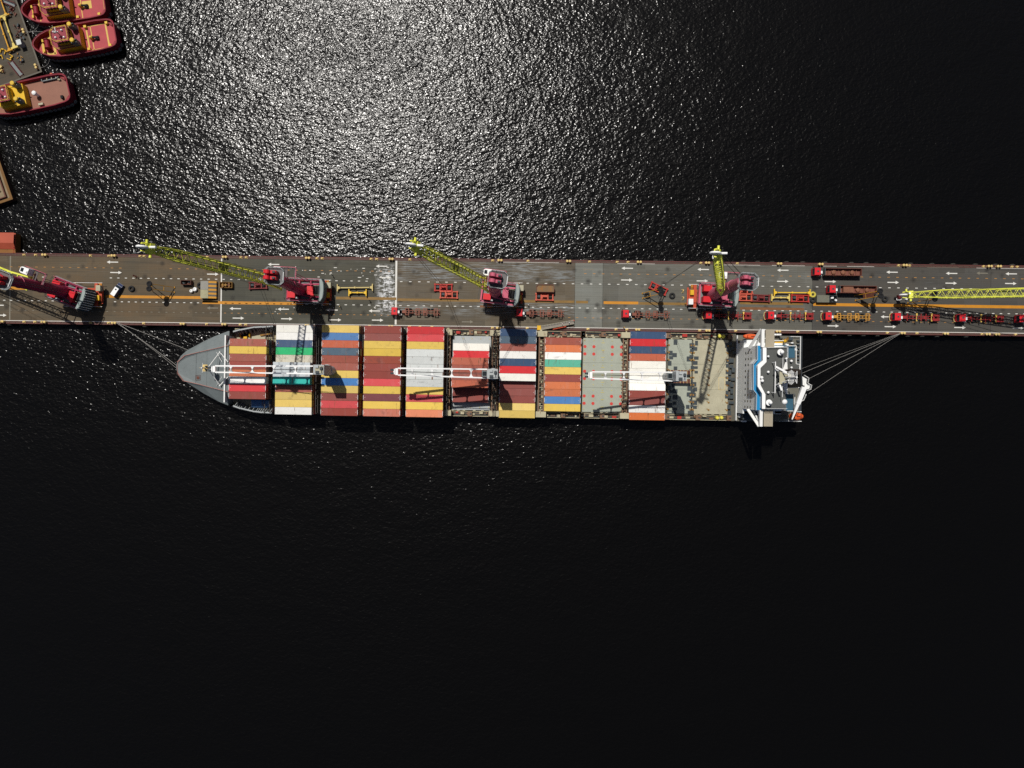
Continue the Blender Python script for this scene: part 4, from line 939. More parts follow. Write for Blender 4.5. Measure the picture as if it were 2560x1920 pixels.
LOOK = {(2, 2): 'stained salmon', (2, 3): 'rust-streaked slate blue', (4, 7): 'rust-spotted grey-white', (1, 4): 'rust-marked beige grey', (8, 7): 'white rust-smeared', (4, 11): 'orange scribbled'}
Z1, Z2, Z3 = 4.6, 7.2, 9.8
bay(0, 618.6, Z3, ['brick red', 'yellow', 'brick red', 'maroon', 'orange', 'white', 'red', 'maroon'], 2)
bay(1, 734.5, Z2, ['cream', 'white', 'navy blue', 'green', 'beige grey', 'light grey', 'light grey', 'teal', 'brick red', 'yellow', 'yellow', 'white'], 0, {5: Z3, 6: Z3, 7: Z3})
bay(2, 849.5, Z3, ['yellow', 'blue', 'salmon', 'slate blue', 'brick red', 'brick red', 'yellow', 'blue', 'yellow', 'maroon', 'red', 'maroon'])
bay(3, 955.2, Z3, ['maroon', 'maroon', 'yellow', 'yellow', 'brick red', 'maroon', 'maroon', 'red', 'yellow', 'purple brown', 'yellow', 'salmon'])
bay(4, 1062, Z3, ['red', 'red', 'yellow', 'pale grey', 'pale grey', 'pale grey', 'pale grey', 'pale grey', 'yellow', 'red', 'yellow', 'orange'])
bay(5, 1174.7, Z3, ['cream', 'red', 'salmon', 'brick red', 'brick red', 'salmon', 'maroon', 'maroon'], 2, {}, {2: Z1, 3: Z1, 8: Z1, 9: Z1})
bay(6, 1294, Z2, ['navy blue', 'slate blue', 'brick red', 'white', 'navy blue', 'red', 'cream', 'maroon', 'maroon', 'maroon', 'yellow', 'yellow'], 0, {}, {7: Z1, 8: Z1, 9: Z1, 10: Z1, 11: Z1})
bay(7, 1407, Z1, ['brick red', 'orange', 'white', 'mint green', 'yellow', 'maroon', 'orange', 'orange', 'blue', 'yellow'], 1)
bay(8, 1619, Z1, ['navy blue', 'red', 'navy blue', 'salmon', 'cream', 'cream', 'cream', 'cream', 'maroon', 'maroon', 'white', 'orange'])
x_ = SL(650, 1009, 4.2)
o = bpy.data.objects.new('shipping_container', cont_mesh('blue', 6.06)); COL.objects.link(o); w_ = SHIP.world(x_.x, x_.y); o.location = (w_.x, w_.y, 4.2-CH); o.rotation_euler.z = SHIP.a
tag(o, 'short blue container low on the foredeck, away from the pier', 'container', 'containers stacked on the ship')
# ================================================================ MOBILE HARBOUR CRANES
def harbour_crane(basepx, head, elev, chas_dir, label, look=0, house=2, boomlen=54.0, ribs=False, chs=0.0):
    """basepx: photo pixel of the slewing centre at the deck; head: compass of the boom (deg, world);
    local +x = boom side.  Parts are built in crane axes, the chassis in pier axes."""
    o = P(*basepx, 0); root = empty('harbour_crane', o, R(head), label, 'crane', 'harbour cranes on the pier')
    red = crimson; k = R(PIER.deg-head)       # chassis stays square to the pier
    C = Matrix.Rotation(k, 4, 'Z') @ Matrix.Translation((chs, 0, 0))
    b = MB(); b.box(-6.6, -2.2, 1.2, 6.6, 2.2, 2.3, 0, C)
    for sx in (-1, 1): b.box(sx*4.4-.5, -4.0, 1.3, sx*4.4+.5, 4.0, 1.9, 0, C); b.box(sx*6.55-.5, -3.0, 1.4, sx*6.55+.1, 3.0, 1.7, 0, C)
    b.lathe([(2.4, 2.3), (2.4, 3.1), (2.0, 3.2), (2.0, 4.6)], 24, 1)
    b.build('chassis', [cranebase, red], root)
    for s in (-1, 1): MB().box(-6.6, s*4.05-.05, 1.95, 6.6, s*4.05+.05, 2.02, 0, C).build('chassis_rail', whitec, root)
    for sx in (-1, 1):
        for sy in (-1, 1):
            p = C @ Vector((sx*4.4, sy*3.6, 0)); q = MB(); q.cbox(0, 0, 0, 2.0, 1.5, .18, 0); q.tube((0, 0, .18), (0, 0, 1.3), .2, .2, 10, 1); q.build('outrigger_pad', [paint('pad amber', None, raw=(.40, .16, .02), var=.2, dirt=.5), cranebase], root, loc=p, rz=k)
    w = MB()
    for i in range(6):
        for sy in (-1.6, 1.6): p = Matrix.Translation((-5.5+2.2*i, sy, .6)); w.tube(C @ Vector((-5.5+2.2*i, sy-.3, .6)), C @ Vector((-5.5+2.2*i, sy+.3, .6)), .6, .6, 14, 0)
    w.build('wheel_set', black, root)
    f = chas_dir
    q = MB(); q.box(f*6.2-.75, (1.1 if f > 0 else -3.0), 2.3, f*6.2+.75, (3.0 if f > 0 else -1.1), 3.9, 0, C); q.build('power_cabinet', hatchb if f > 0 else white, root)
    q = MB(); q.box(f*5.7-.6, (-2.0 if f > 0 else .3), 2.3, f*5.7+.6, (-.3 if f > 0 else 2.0), 3.3, 0, C); q.build('fuel_tank', yellow, root)
    # slewing platform
    b = MB(); z0, z1 = 4.6, 6.6
    for s in (-1, 1): b.beam((-6.0, s*3.4, 6.1), (5.6, s*3.4, 6.1), .5, 1.0, 0); b.beam((-5.6, s*2.2, 6.2), (3.5, s*1.6, 6.2), .5, 1.0, 0)
    b.beam((5.4, -3.6, 6.1), (5.4, 3.6, 6.1), .5, 1.0, 0); b.beam((1.6, -3.4, 6.0), (1.6, 3.4, 6.0), .5, .9, 0); b.beam((-2.2, -3.4, 6.0), (-2.2, 3.4, 6.0), .4, .8, 0)
    b.box(-5.9, -3.1, 5.45, 5.2, 3.1, 5.55, 1)
    b.lathe([(2.1, 4.6), (2.1, 5.4)], 20, 0)
    b.build('slewing_platform', [red if look == 0 else pinkred, mgrey], root)
    b = MB()
    for s in (-1, 1): b.rail([(-5.9, s*3.75, 6.6), (5.5, s*3.75, 6.6)], 1.1, .05, 1.6, 0); b.beam((-5.9, s*3.75, 6.6), (5.5, s*3.75, 6.6), .5, .06, 1)
    b.rail([(5.9, -3.7, 6.3), (6.3, -3.0, 6.3), (6.3, 3.0, 6.3), (5.9, 3.7, 6.3)], 1.0, .05, 1.5, 2)
    b.build('platform_railing', [pinkred, mgrey, dgrey], root)
    bot = [(-5.6, -3.7), (-6.8, -4.0), (-7.7, -2.6), (-7.9, -1.2), (-7.9, 1.2), (-7.7, 2.6), (-6.8, 4.0), (-5.6, 3.7)]; topo = [(-5.6, -3.6), (-6.3, -3.8), (-7.0, -2.5), (-7.2, -1.2), (-7.2, 1.2), (-7.0, 2.5), (-6.3, 3.8), (-5.6, 3.6)]
    cwm = paint('counterweight ribbed dark', None, raw=(.035, .055, .06), var=.2) if look == 0 and ribs else paint('counterweight grey', None, raw=(.085, .11, .12), var=.15)
    b = MB(); b.prism(bot if ribs else [(x*.935 if x < -6 else x, y) for x, y in bot], 3.4 if ribs else 5.4, 8.3, 0, 0, topo)
    b.prism([(-5.62, -3.5), (-6.2, -3.7), (-6.9, -2.4), (-7.1, 0), (-6.9, 2.4), (-6.2, 3.7), (-5.62, 3.5), (-6.0, 1.2), (-6.1, 0), (-6.0, -1.2)], 8.29, 8.5, 1)
    if ribs:
        for i in range(9):
            y = -3.2+.8*i; x = -6.5 if abs(y) > 2.6 else -7.05
            b.beam((x-.05, y, 8.3), (x-.75, y, 3.6), .16, .2, 2)
    b.build('counterweight', [cwm, paint('counterweight rim', None, raw=(.26, .30, .28), var=.12), whitec], root)
    b = MB()
    if house == 2: b.cbox(3.3, 1.9, 5.55, 2.6, 1.9, 3.0, 0); b.cbox(3.3, -1.7, 5.55, 2.6, 1.9, 3.0, 0)
    else: b.cbox(3.4, 2.0, 5.55, 2.5, 2.0, 3.2, 0)
    b.cbox(1.7, 2.9, 5.55, .7, .5, 2.6, 1)
    b.build('engine_housing', [cabred, lgrey], root)
    b = MB(); b.cbox(-2.5, .2, 5.55, 2.0, 2.8, 2.4, 0); b.cbox(-3.4, 1.8, 5.55, 1.0, .8, 2.9, 0); b.build('hydraulic_unit', pinkred if look else cabred, root)
    b = MB()
    for x in (-4.0, -4.9):
        b.tube((x, -1.5, 6.4), (x, 1.5, 6.4), .45, .45, 12, 0)
        for s in (-1, 1): b.tube((x, s*1.5, 6.4), (x, s*1.62, 6.4), .8, .8, 14, 1)
    b.build('winch_drum', [black, hatchb], root)
    # tower
    b = MB(); n = 20; prof = [(1.95, 5.5), (1.95, 9), (1.78, 12), (1.78, 18.0), (1.90, 18.05), (1.90, 18.4), (1.74, 18.45), (1.68, 28), (1.80, 28.05), (1.80, 28.4), (1.64, 28.45), (1.5, 36), (1.5, 37.2)]
    b.lathe(prof, 28, 0, Matrix.Translation((1.0, 0, 0)))
    tw = b.build('tower', crimson if look != 1 else paint('tower faded crimson', None, raw=(.40, .10, .145), var=.10, rust=.0, dirt=.04), root)
    b = MB()
    b.path([(-1.1, -.5, 7), (-.92, -.5, 36)], .05, 5, 0); b.path([(-1.1, .1, 7), (-.92, .1, 36)], .05, 5, 0)
    b.path([(-2.6, -2.2, 7.5), (-2.2, -2.4, 18), (-2.0, -2.6, 23)], .1, 5, 1); b.path([(-2.6, -2.9, 7.5), (-2.2, -3.1, 18), (-2.0, -3.2, 23)], .1, 5, 1)
    b.build('tower_ladder', [mgrey, pinkred], tw)
    # operator's cab on its balcony half way up, on the right of the boom
    b = MB(); b.cbox(3.2, -3.6, 22.3, 2.6, 2.1, .15, 1); b.prism([(2.0, -4.6), (4.0, -4.6), (4.6, -4.3), (4.6, -2.9), (4.0, -2.6), (2.0, -2.6)], 22.45, 24.9, 0); b.cbox(3.9, -3.6, 24.9, .9, 1.2, .02, 2); b.cbox(2.5, -3.4, 24.9, .6, .6, .25, 0)
    b.build('operator_cab', [whitec, mgrey, glass], root)
    b = MB(); b.box(4.55, -4.25, 23.2, 4.63, -2.95, 24.6); b.box(3.0, -4.63, 23.4, 4.0, -4.604, 24.5); b.build('cab_window', glass, root)
    b = MB(); b.box(-2.2, -4.8, 22.2, 1.9, -4.4, 22.3, 1); b.box(-2.2, -4.4, 22.2, -1.6, -1.2, 22.3, 1); b.box(.6, -4.4, 22.2, 1.4, -1.4, 22.3, 1)
    b.rail([(4.6, -4.9, 22.3), (-2.3, -4.9, 22.3), (-2.3, -1.3, 22.3)], 1.1, .06, 1.3, 0); b.beam((1.9, -3.4, 22.0), (.4, -1.2, 21.0), .25, .35, 0)
    b.build('balcony', [pinkred, paint('grating', None, raw=(.10, .085, .085), var=.2)], root)
    # head platform and sheave housings
    b = MB(); oc = [(-3.2, -1.6), (-2.2, -2.5), (1.4, -2.5), (2.2, -1.8), (2.2, 1.8), (1.4, 2.5), (-2.2, 2.5), (-3.2, 1.6)]
    b.prism(oc, 36.8, 36.95, 0)
    b.rail([(x, y, 36.95) for x, y in oc+oc[:1]], 1.1, .06, 1.2, 1)
    for p, q in zip(oc, oc[1:]+oc[:1]): b.beam((*p, 36.95), (*q, 36.95), .14, .3, 1)
    b.cbox(-3.35, 0, 37.6, .12, 2.4, .5, 2)
    b.build('head_platform', [paint('grating2', None, raw=(.12, .115, .115), var=.2), paint('platform rim', None, raw=(.26, .29, .29), var=.15), whitec], root)
    for s in (-.85, .85):
        b = MB(); b.prism([(-1.6, s-.45), (1.9, s-.45), (1.9, s+.45), (-1.6, s+.45)], 36.95, [39.2, 39.8, 39.8, 39.2], 0); b.tube((.9, s-.5, 39.7), (.9, s+.5, 39.7), .85, .85, 16, 0); b.cbox(-1.0, s, 39.25, .8, .5, .5, 1)
        b.build('sheave_housing', [cabred if look == 0 else pinkred, dgrey], root)
    # boom
    piv = Vector((2.6, 0, 21.5)); e = R(elev); ax = Vector((math.cos(e), 0, math.sin(e))); up = Vector((-math.sin(e), 0, math.cos(e))); sd = Vector((0, 1, 0))
    def bp(t, y, h): return piv+ax*t+sd*y+up*h
    b = MB()
    for s in (-1, 1):
        b.beam(bp(0, s*1.95, 0), bp(7, s*1.30, .95), .45, .55); b.beam(bp(0, s*1.95, 0), bp(7, s*1.30, -.95), .4, .45); b.tube(bp(0, s*1.5, 0), bp(0, s*2.3, 0), .3, .3, 10)
    b.tube(bp(4, -1.6, .5), bp(4, 1.6, .5), .16, .16, 6); b.tube(bp(7, -1.3, .95), bp(7, 1.3, .95), .2, .2, 6); b.tube(bp(7, -1.3, -.95), bp(7, 1.3, -.95), .2, .2, 6)
    L = boomlen; t0 = 7.0; nb = 17; wy = 1.28; hh = .98
    def sec(t): f = max(0, (t-(L-9))/9); return wy-(.55*f), hh-(.25*f)
    for sy in (-1, 1):
        for sh in (-1, 1):
            pts = [bp(t, sy*sec(t)[0], sh*sec(t)[1]) for t in (t0, L-9, L)]; b.path(pts, .17, 7)
    for i in range(nb):
        ta, tb = t0+(L-t0)*i/nb, t0+(L-t0)*(i+1)/nb; tm = (ta+tb)/2
        (wa, ha), (wb, hb), (wm, hm) = sec(ta), sec(tb), sec(tm)
        for sh in (-1, 1): b.tube(bp(ta, -wa, sh*ha), bp(tm, wm, sh*hm), .085, .085, 5); b.tube(bp(tm, wm, sh*hm), bp(tb, -wb, sh*hb), .085, .085, 5)
        for sy in (-1, 1): b.tube(bp(ta, sy*wa, -ha), bp(tm, sy*wm, hm), .08, .08, 5); b.tube(bp(tm, sy*wm, hm), bp(tb, sy*wb, -hb), .08, .08, 5)
    b.box(0, 0, 0, .01, .01, .01) if False else None
    bm_ = b.build('boom', boomy, root)
    b = MB()     # walkway inside the boom
    b.beam(bp(9, .9, -.6), bp(L-4, .5, -.6), .5, .06)
    b.beam(bp(25, 0, -.55), bp(29, 0, -.55), 2.1, .08)
    b.build('boom_walkway', paint('walkway olive', None, raw=(.20, .20, .06), var=.2), bm_)
    b = MB(); b.add([bp(L, -1.25, -.9), bp(L, 1.25, -.9), bp(L, 1.25, .9), bp(L, -1.25, .9), bp(L+1.3, -1.2, -.7), bp(L+1.3, 1.2, -.7), bp(L+1.3, 1.2, .7), bp(L+1.3, -1.2, .7)], ((0,3,2,1),(4,5,6,7),(0,1,5,4),(1,2,6,5),(2,3,7,6),(3,0,4,7)), 0)
    b.beam(bp(L+1.2, -1.1, 0), bp(L+3.0, -.9, -.3), .25, .6); b.beam(bp(L+1.2, 1.1, 0), bp(L+3.0, .9, -.3), .25, .6); b.tube(bp(L+.6, 1.2, .2), bp(L+.6, 2.2, .2), .35, .35, 10); b.tube(bp(L+2, -1.9, .3), bp(L+2, -1.0, .3), .3, .3, 8)
    b.build('boom_head', boomy, bm_)
    b = MB(); c = bp(L+2.7, 0, -.3)
    M = Matrix.Translation(c) @ Matrix.Rotation(R(90), 4, 'X'); b.torus(1.15, .28, 22, 8, 0, M); b.tube(c-sd*.18, c+sd*.18, .95, .95, 18, 0)
    b.tube(bp(L+1.4, -.2, .8), bp(L+1.4, -.2, 2.4), .3, .3, 10, 0); b.path([bp(L+2.5, 1.0, -.6), bp(L+3.6, 1.6, -.8), bp(L+4.6, 1.6, -.8), bp(L+4.6, 1.0, -.8)], .09, 5, 0)
    b.build('head_sheave', whitec, bm_)
    # ropes
    b = MB()
    for s in (-.85, .85): b.tube((1.7, s, 40.2), bp(L+.5, s*.8, 1.0), .045, .045, 4); b.tube((1.4, s*.6, 39.8), bp(L*.98, s*.9, 1.05), .04, .04, 4)
    for s in (-.9, .9): b.tube((-4.4, s, 6.8), (-.8, s, 39.0), .045, .045, 4)
    b.build('ropes', wire, root)
    # luffing ram from platform to boom
    p_ = Vector((2.7, 0, 15.5)); b = MB(); b.tube(p_, bp(9, 0, -.9), .2, .2, 12, 0); b.tube(p_, p_+(bp(9, 0, -.9)-p_)*.55, .32, .32, 12, 1)
    b.build('luffing_ram', [lgrey, crimson], root)
    tip = bp(L+2.9, 0, -1.2); return root, o+Matrix.Rotation(R(head), 3, 'Z') @ tip
def hdg(base, tipG): return math.degrees(math.atan2(-(tipG[1]-base[1]), tipG[0]-base[0]))
CR = {}
CR[1] = harbour_crane((197, 738), 158.5, -1, 1, 'crimson harbour crane at the far left with ribbed dark counterweight, boom lowered', 0, ribs=True, chs=2.6)
CR[2] = harbour_crane((773, 731), hdg((773, 731), (649, 724.5)), 74.8, 1, 'crimson harbour crane with bright red top housings, boom up, beside the yellow lifting beams', 0, 1, chs=1.4)
CR[3] = harbour_crane((1246, 738), hdg((1246, 738), (1106, 719.6)), 73.0, 1, 'pinkish harbour crane with raised boom opposite the ship middle', 1, 1, chs=1.6)
CR[4] = harbour_crane((1776, 743), hdg((1776, 743), (1633, 734)), 72.5, -1, 'dark red harbour crane with steep boom, two red engine boxes, near the ship stern', 1, 2, chs=-1.4)
CR[5] = harbour_crane((2650, 748), 179.3, -15.5, 1, 'harbour crane mostly outside the right edge, yellow boom lowered above the trucks', 0)

# ---------------------------------------------------------------- container spreaders
def make_spreader(m, tone):
    root = empty('container_spreader', (0, 0, 0), 0, 'x', 'spreader')
    b = MB()
    for s in (-1, 1): b.box(-3.0, s*1.05-.17, .25, 3.0, s*1.05+.17, .8)
    for x in (-2.85, -1.15, 1.15, 2.85): b.box(x-.2, -.88, .3, x+.2, .88, .78)
    b.box(-.95, -.6, .8, .95, .6, 1.1); b.build('frame', m, root)
    for sx in (-1, 1):
        for sy in (-1, 1):
            q = MB(); q.box(-.28, -.28, 0, .28, .28, .95); q.prism([(-.2, -.2), (.2, -.2), (.2, .2), (-.2, .2)], -.0, .2); q.build('corner_block', m, root, loc=(sx*2.9, sy*1.05, 0))
    q = MB(); q.tube((-.5, 0, 1.1), (-.5, 0, 1.7), .22, .22, 10); q.tube((.5, 0, 1.1), (.5, 0, 1.7), .22, .22, 10); q.beam((-.7, 0, 1.8), (.7, 0, 1.8), .35, .35); q.build('lifting_lug', m, root)
    q = MB(); q.cbox(-1.9, .2, .5, 1.0, .8, .45, 0); q.cbox(1.9, -.2, .5, .9, .7, .5, 1); q.tube((-2.6, 0, .6), (2.6, 0, .6), .16, .16, 8, 1); q.build('drive_unit', [dgrey, black], root)
    return root
sp1 = make_spreader(redeq, 0); sp2 = make_spreader(paint('spreader orange red', None, raw=(.46, .085, .05), var=.18, rust=.3), 0); sp3 = make_spreader(paint('spreader old', None, raw=(.15, .022, .022), var=.3, rust=.5), 0)
G_ = 'container spreaders on the pier'
place(sp3, True, 647, 714, 2, 'dark red container spreader on the pier under the boom of the second crane', G_)
place(sp2, True, 1122.5, 737.5, -1, 'orange red container spreader lying across the worn amber line, below another', G_)
place(sp1, True, 1109, 719.5, -1, 'red container spreader hanging on the ropes of the pinkish crane', G_)
place(sp2, False, 1361, 743, -1, 'orange red container spreader lying below the big rusty bin', G_)
place(sp1, False, 1645, 722, -25, 'red container spreader lying askew left of the dark red crane', G_)
place(sp2, False, 1858, 727, -1, 'orange red container spreader half under the dark red crane, upper of two', G_)
place(sp2, False, 1856, 744, -1, 'orange red container spreader half under the dark red crane, lower of two', G_)
place(sp3, False, 1900, 746, -2, 'dark maroon container spreader left of the short yellow lifting beam', G_)
place(sp1, False, 1998, 746.5, -1.5, 'bright red container spreader between the short yellow beam and grey platform', G_)
b = MB()
def hang(tip, px, py, z, label):
    g = P(px, py, z); b = MB()
    for s in (-.5, .5): b.tube((tip.x, tip.y+s*.6, tip.z), (g.x+s, g.y, z), .05, .05, 4)
    tag(b.build('hoist_ropes', wire), label, 'ropes', 'hoist ropes of the harbour cranes')
hang(CR[2][1], 647, 714, 1.8, 'steel ropes hanging from the second crane boom down to its spreader')
hang(CR[3][1], 1109, 719.5, 1.8, 'steel ropes hanging from the pinkish crane boom down to its spreader')
hang(CR[4][1], 1645, 722, 1.8, 'steel ropes hanging from the steep dark red crane boom to its askew spreader')

# ---------------------------------------------------------------- yellow lifting beams
def make_beam(L, m):
    root = empty('lifting_beam', (0, 0, 0), 0, 'x', 'lifting beam'); h = L/2
    b = MB(); b.beam((-h+.9, 0, .95), (h-.9, 0, .95), .34, .42, 0); b.cbox(0, 0, .74, .5, .6, .6, 0)
    b.build('beam', m, root)
    for s in (-1, 1):
        q = MB(); q.prism([(s*(h-.15), -.6), (s*(h-.15), .6), (s*(h-1.1), .17), (s*(h-1.1), -.17)], .74, 1.16, 0); q.build('gusset', m, root)
        q = MB(); q.box(s*h-.16, -1.22, .62, s*h+.16, 1.22, 1.2)
        for y in (-1.1, 1.1): q.box(s*h-.12, y-.1, 0, s*h+.12, y+.1, .62)
        q.build('cross_bar', m, root)
    return root
by = paint('beam yellow', None, raw=(.66, .42, .03), var=.1, rust=.15); bw_ = paint('beam faded yellow', None, raw=(.50, .40, .16), var=.15, rust=.25); bo_ = paint('beam orange yellow', None, raw=(.56, .28, .02), var=.12, rust=.2)
lb1, lb2, lb3, lb4 = make_beam(12.0, bw_), make_beam(5.9, by), make_beam(12.2, by), make_beam(6.0, paint('beam pale yellow', None, raw=(.60, .46, .12), var=.1, rust=.2))
G_ = 'lifting beams lying about'
place(lb1, True, 889, 720, 0.6, 'long faded yellow lifting beam right of the second crane', G_)
place(lb2, True, 895.5, 732.5, -.5, 'short yellow lifting beam under the long faded one', G_)
place(lb3, True, 1977.5, 732.5, -.5, 'long bright yellow lifting beam above the red spreader', G_)
place(lb4, True, 1948.5, 744.8, -.5, 'short pale yellow lifting beam below the long bright one', G_)

# ---------------------------------------------------------------- leaning frames that hold tyres aloft
def make_frame(plate):
    root = empty('leaning_frame', (0, 0, 0), 0, 'x', 'frame')
    b = MB()
    for s in (-.83, .83): b.beam((0, s, .1), (4.0, s, 8.0), .16, .24, 0); b.beam((0, s, .1), (0, s-.02, .3), .5, .3, 0)
    b.tube((4.0, -.95, 8.0), (4.0, .95, 8.0), .13, .13, 8, 0); b.tube((1.9, -.8, 3.8), (1.9, .8, 3.8), .09, .09, 6, 0)
    b.build('arm', ochre_y, root)
    b = MB()
    for s in (-.83, .83): b.beam((7.4, s*1.05, .1), (4.05, s, 7.8), .14, .2)
    b.tube((5.6, -.85, 4.2), (5.6, .85, 4.2), .07, .07, 6)
    b.build('leg', paint('strut brown', None, raw=(.14, .08, .03), var=.3, rust=.6), root)
    for s in (-.83, .83):
        q = MB(); q.torus(.62, .34, 18, 8); q.tube((0, 0, -.1), (0, 0, .1), .5, .5, 14); q.build('tyre', black, root, loc=(4.6, s, 8.2))
    if plate:
        q = MB(); q.add([(1.4, -.75, 2.95), (3.2, -.75, 6.5), (3.2, .75, 6.5), (1.4, .75, 2.95), (1.5, -.75, 2.9), (3.3, -.75, 6.45), (3.3, .75, 6.45), (1.5, .75, 2.9)], ((0, 1, 2, 3), (7, 6, 5, 4), (0, 4, 5, 1), (1, 5, 6, 2), (2, 6, 7, 3), (3, 7, 4, 0))); q.build('plate', rustbrown, root)
    return root
ochre_y = paint('frame amber', None, raw=(.46, .23, .02), var=.2, rust=.3)
fr1, fr2 = make_frame(False), make_frame(True); G_ = 'leaning frames with tyres aloft'
place(fr1, True, 437, 725, 178, 'amber leaning frame with tyres aloft, left of the open steel skip', G_)
place(fr1, False, 1606, 739.5, 6, 'amber leaning frame with tyres aloft below the askew red spreader', G_)
place(fr1, False, 2268, 752, 6, 'amber leaning frame under the tip of the rightmost yellow boom', G_)
place(fr2, True, 2137, 745, 7, 'amber leaning frame with a brown plate, beside the rust-brown tipper trucks', G_)

# ---------------------------------------------------------------- tyres on the deck
b = MB(); b.torus(.72, .36, 22, 10, 0, Matrix.Translation((0, 0, .36)))
ty = tag(b.build('spare_tyre', paint('tyre rubber', None, raw=(.022, .022, .022), var=.3, rough=.8)), 'x', 'tyre'); G_ = 'loose tyres on the pier'
for k, (x, y, l) in enumerate(((330, 722, 'big black tyre lying between the van and the leftmost leaning frame'), (501, 714, 'black tyre lying left of the striped loading ramp'), (1680, 739.5, 'big black tyre lying right of the askew red spreader'),
                               (1618, 739, 'small-looking black tyre inside the leaning frame near the askew spreader'), (2211, 748, 'black tyre lying right of the leaning frame with the brown plate'), (2031, 750.5, 'black tyre lying under the yellow tyre, beside the grey platform'))):
    place(ty, k == 0, x, y, 0, l, G_)
b = MB(); b.torus(.74, .36, 22, 10, 0, Matrix.Translation((0, 0, .36))); o = tag(b.build('spare_tyre', paint('tyre yellow', None, raw=(.50, .42, .07), var=.25, dirt=.6)), 'yellow painted tyre lying at the corner of the grey platform', 'tyre', G_); o.location = P(2031, 737)
# ================================================================ TRUCKS (local +x = driving direction, origin at the front bumper on the ground)
def wheels(root, xs, r=.52, y=1.02, w=.34):
    for x in xs:
        for s in (-1, 1):
            q = MB(); q.tube((x, s*(y-w/2), r), (x, s*(y+w/2), r), r, r, 16, 0); q.tube((x, s*(y+w/2), r), (x, s*(y+w/2+.01), r), r*.5, r*.5, 10, 1); q.build('wheel', [black, mgrey], root)
def tractor(root, bumper):
    q = MB(); q.prism([(-2.25, -1.22), (-.12, -1.22), (0, -1.0), (0, 1.0), (-.12, 1.22), (-2.25, 1.22)], .55, [3.0, 3.0, 1.9, 1.9, 3.0, 3.0][:6], 0) if False else None
    side = [(-2.25, .6), (-.02, .6), (0, 1.5), (-.32, 2.85), (-.55, 3.0), (-2.25, 3.0)]
    vs_ = [(x, y, z) for y in (-1.22, 1.22) for x, z in side]; n = 6
    q.add(vs_, [tuple(range(n)), tuple(range(n, 2*n))[::-1]]+[(i, n+i, n+(i+1) % n, (i+1) % n) for i in range(n)], 0)
    q.box(-1.95, -1.0, 3.0, -.7, 1.0, 3.06, 0)
    cab = q.build('cab', cabred, root)
    q = MB(); q.add([(-.005, -1.08, 1.62), (-.005, 1.08, 1.62), (-.30, 1.08, 2.78), (-.30, -1.08, 2.78), (-.04, -1.08, 1.62), (-.04, 1.08, 1.62), (-.33, 1.08, 2.78), (-.33, -1.08, 2.78)], ((0, 1, 2, 3), (7, 6, 5, 4), (0, 4, 5, 1), (1, 5, 6, 2), (2, 6, 7, 3), (3, 7, 4, 0)), 0)
    q.build('windscreen', glass, cab)
    q = MB()
    for s in (-1, 1): q.box(-1.5, s*1.21, 1.75, -.45, s*1.235, 2.6)
    q.build('side_window', glass, cab)
    q = MB(); q.cbox(-1.35, 0, 3.06, .62, .62, .06); q.build('roof_hatch', dgrey if not bumper else dgrey, cab)
    q = MB()
    for s in (-1, 1): q.cbox(-.2, s*1.42, 1.9, .16, .14, .8)
    q.build('mirror', black, cab)
    q = MB(); q.box(-7.2, -.42, .62, -2.25, .42, .95, 0); q.cbox(-2.75, 0, .95, .5, 2.2, 1.5, 1); q.build('tractor_frame', [black, dgrey], root)
    q = MB(); q.tube((-3.5, 1.0, .8), (-2.6, 1.0, .8), .32, .32, 12, 0); q.cbox(-2.72, .25, 2.45, .55, .9, .3, 0); q.build('air_tank', white, root)
    if bumper: q = MB(); q.path([(-.1, -1.3, .9), (.35, -1.1, .9), (.55, 0, .9), (.35, 1.1, .9), (-.1, 1.3, .9)], .1, 6, 0); q.build('bumper_guard', paleyel, root)
    wheels(root, (-1.1, -5.0, -6.3))
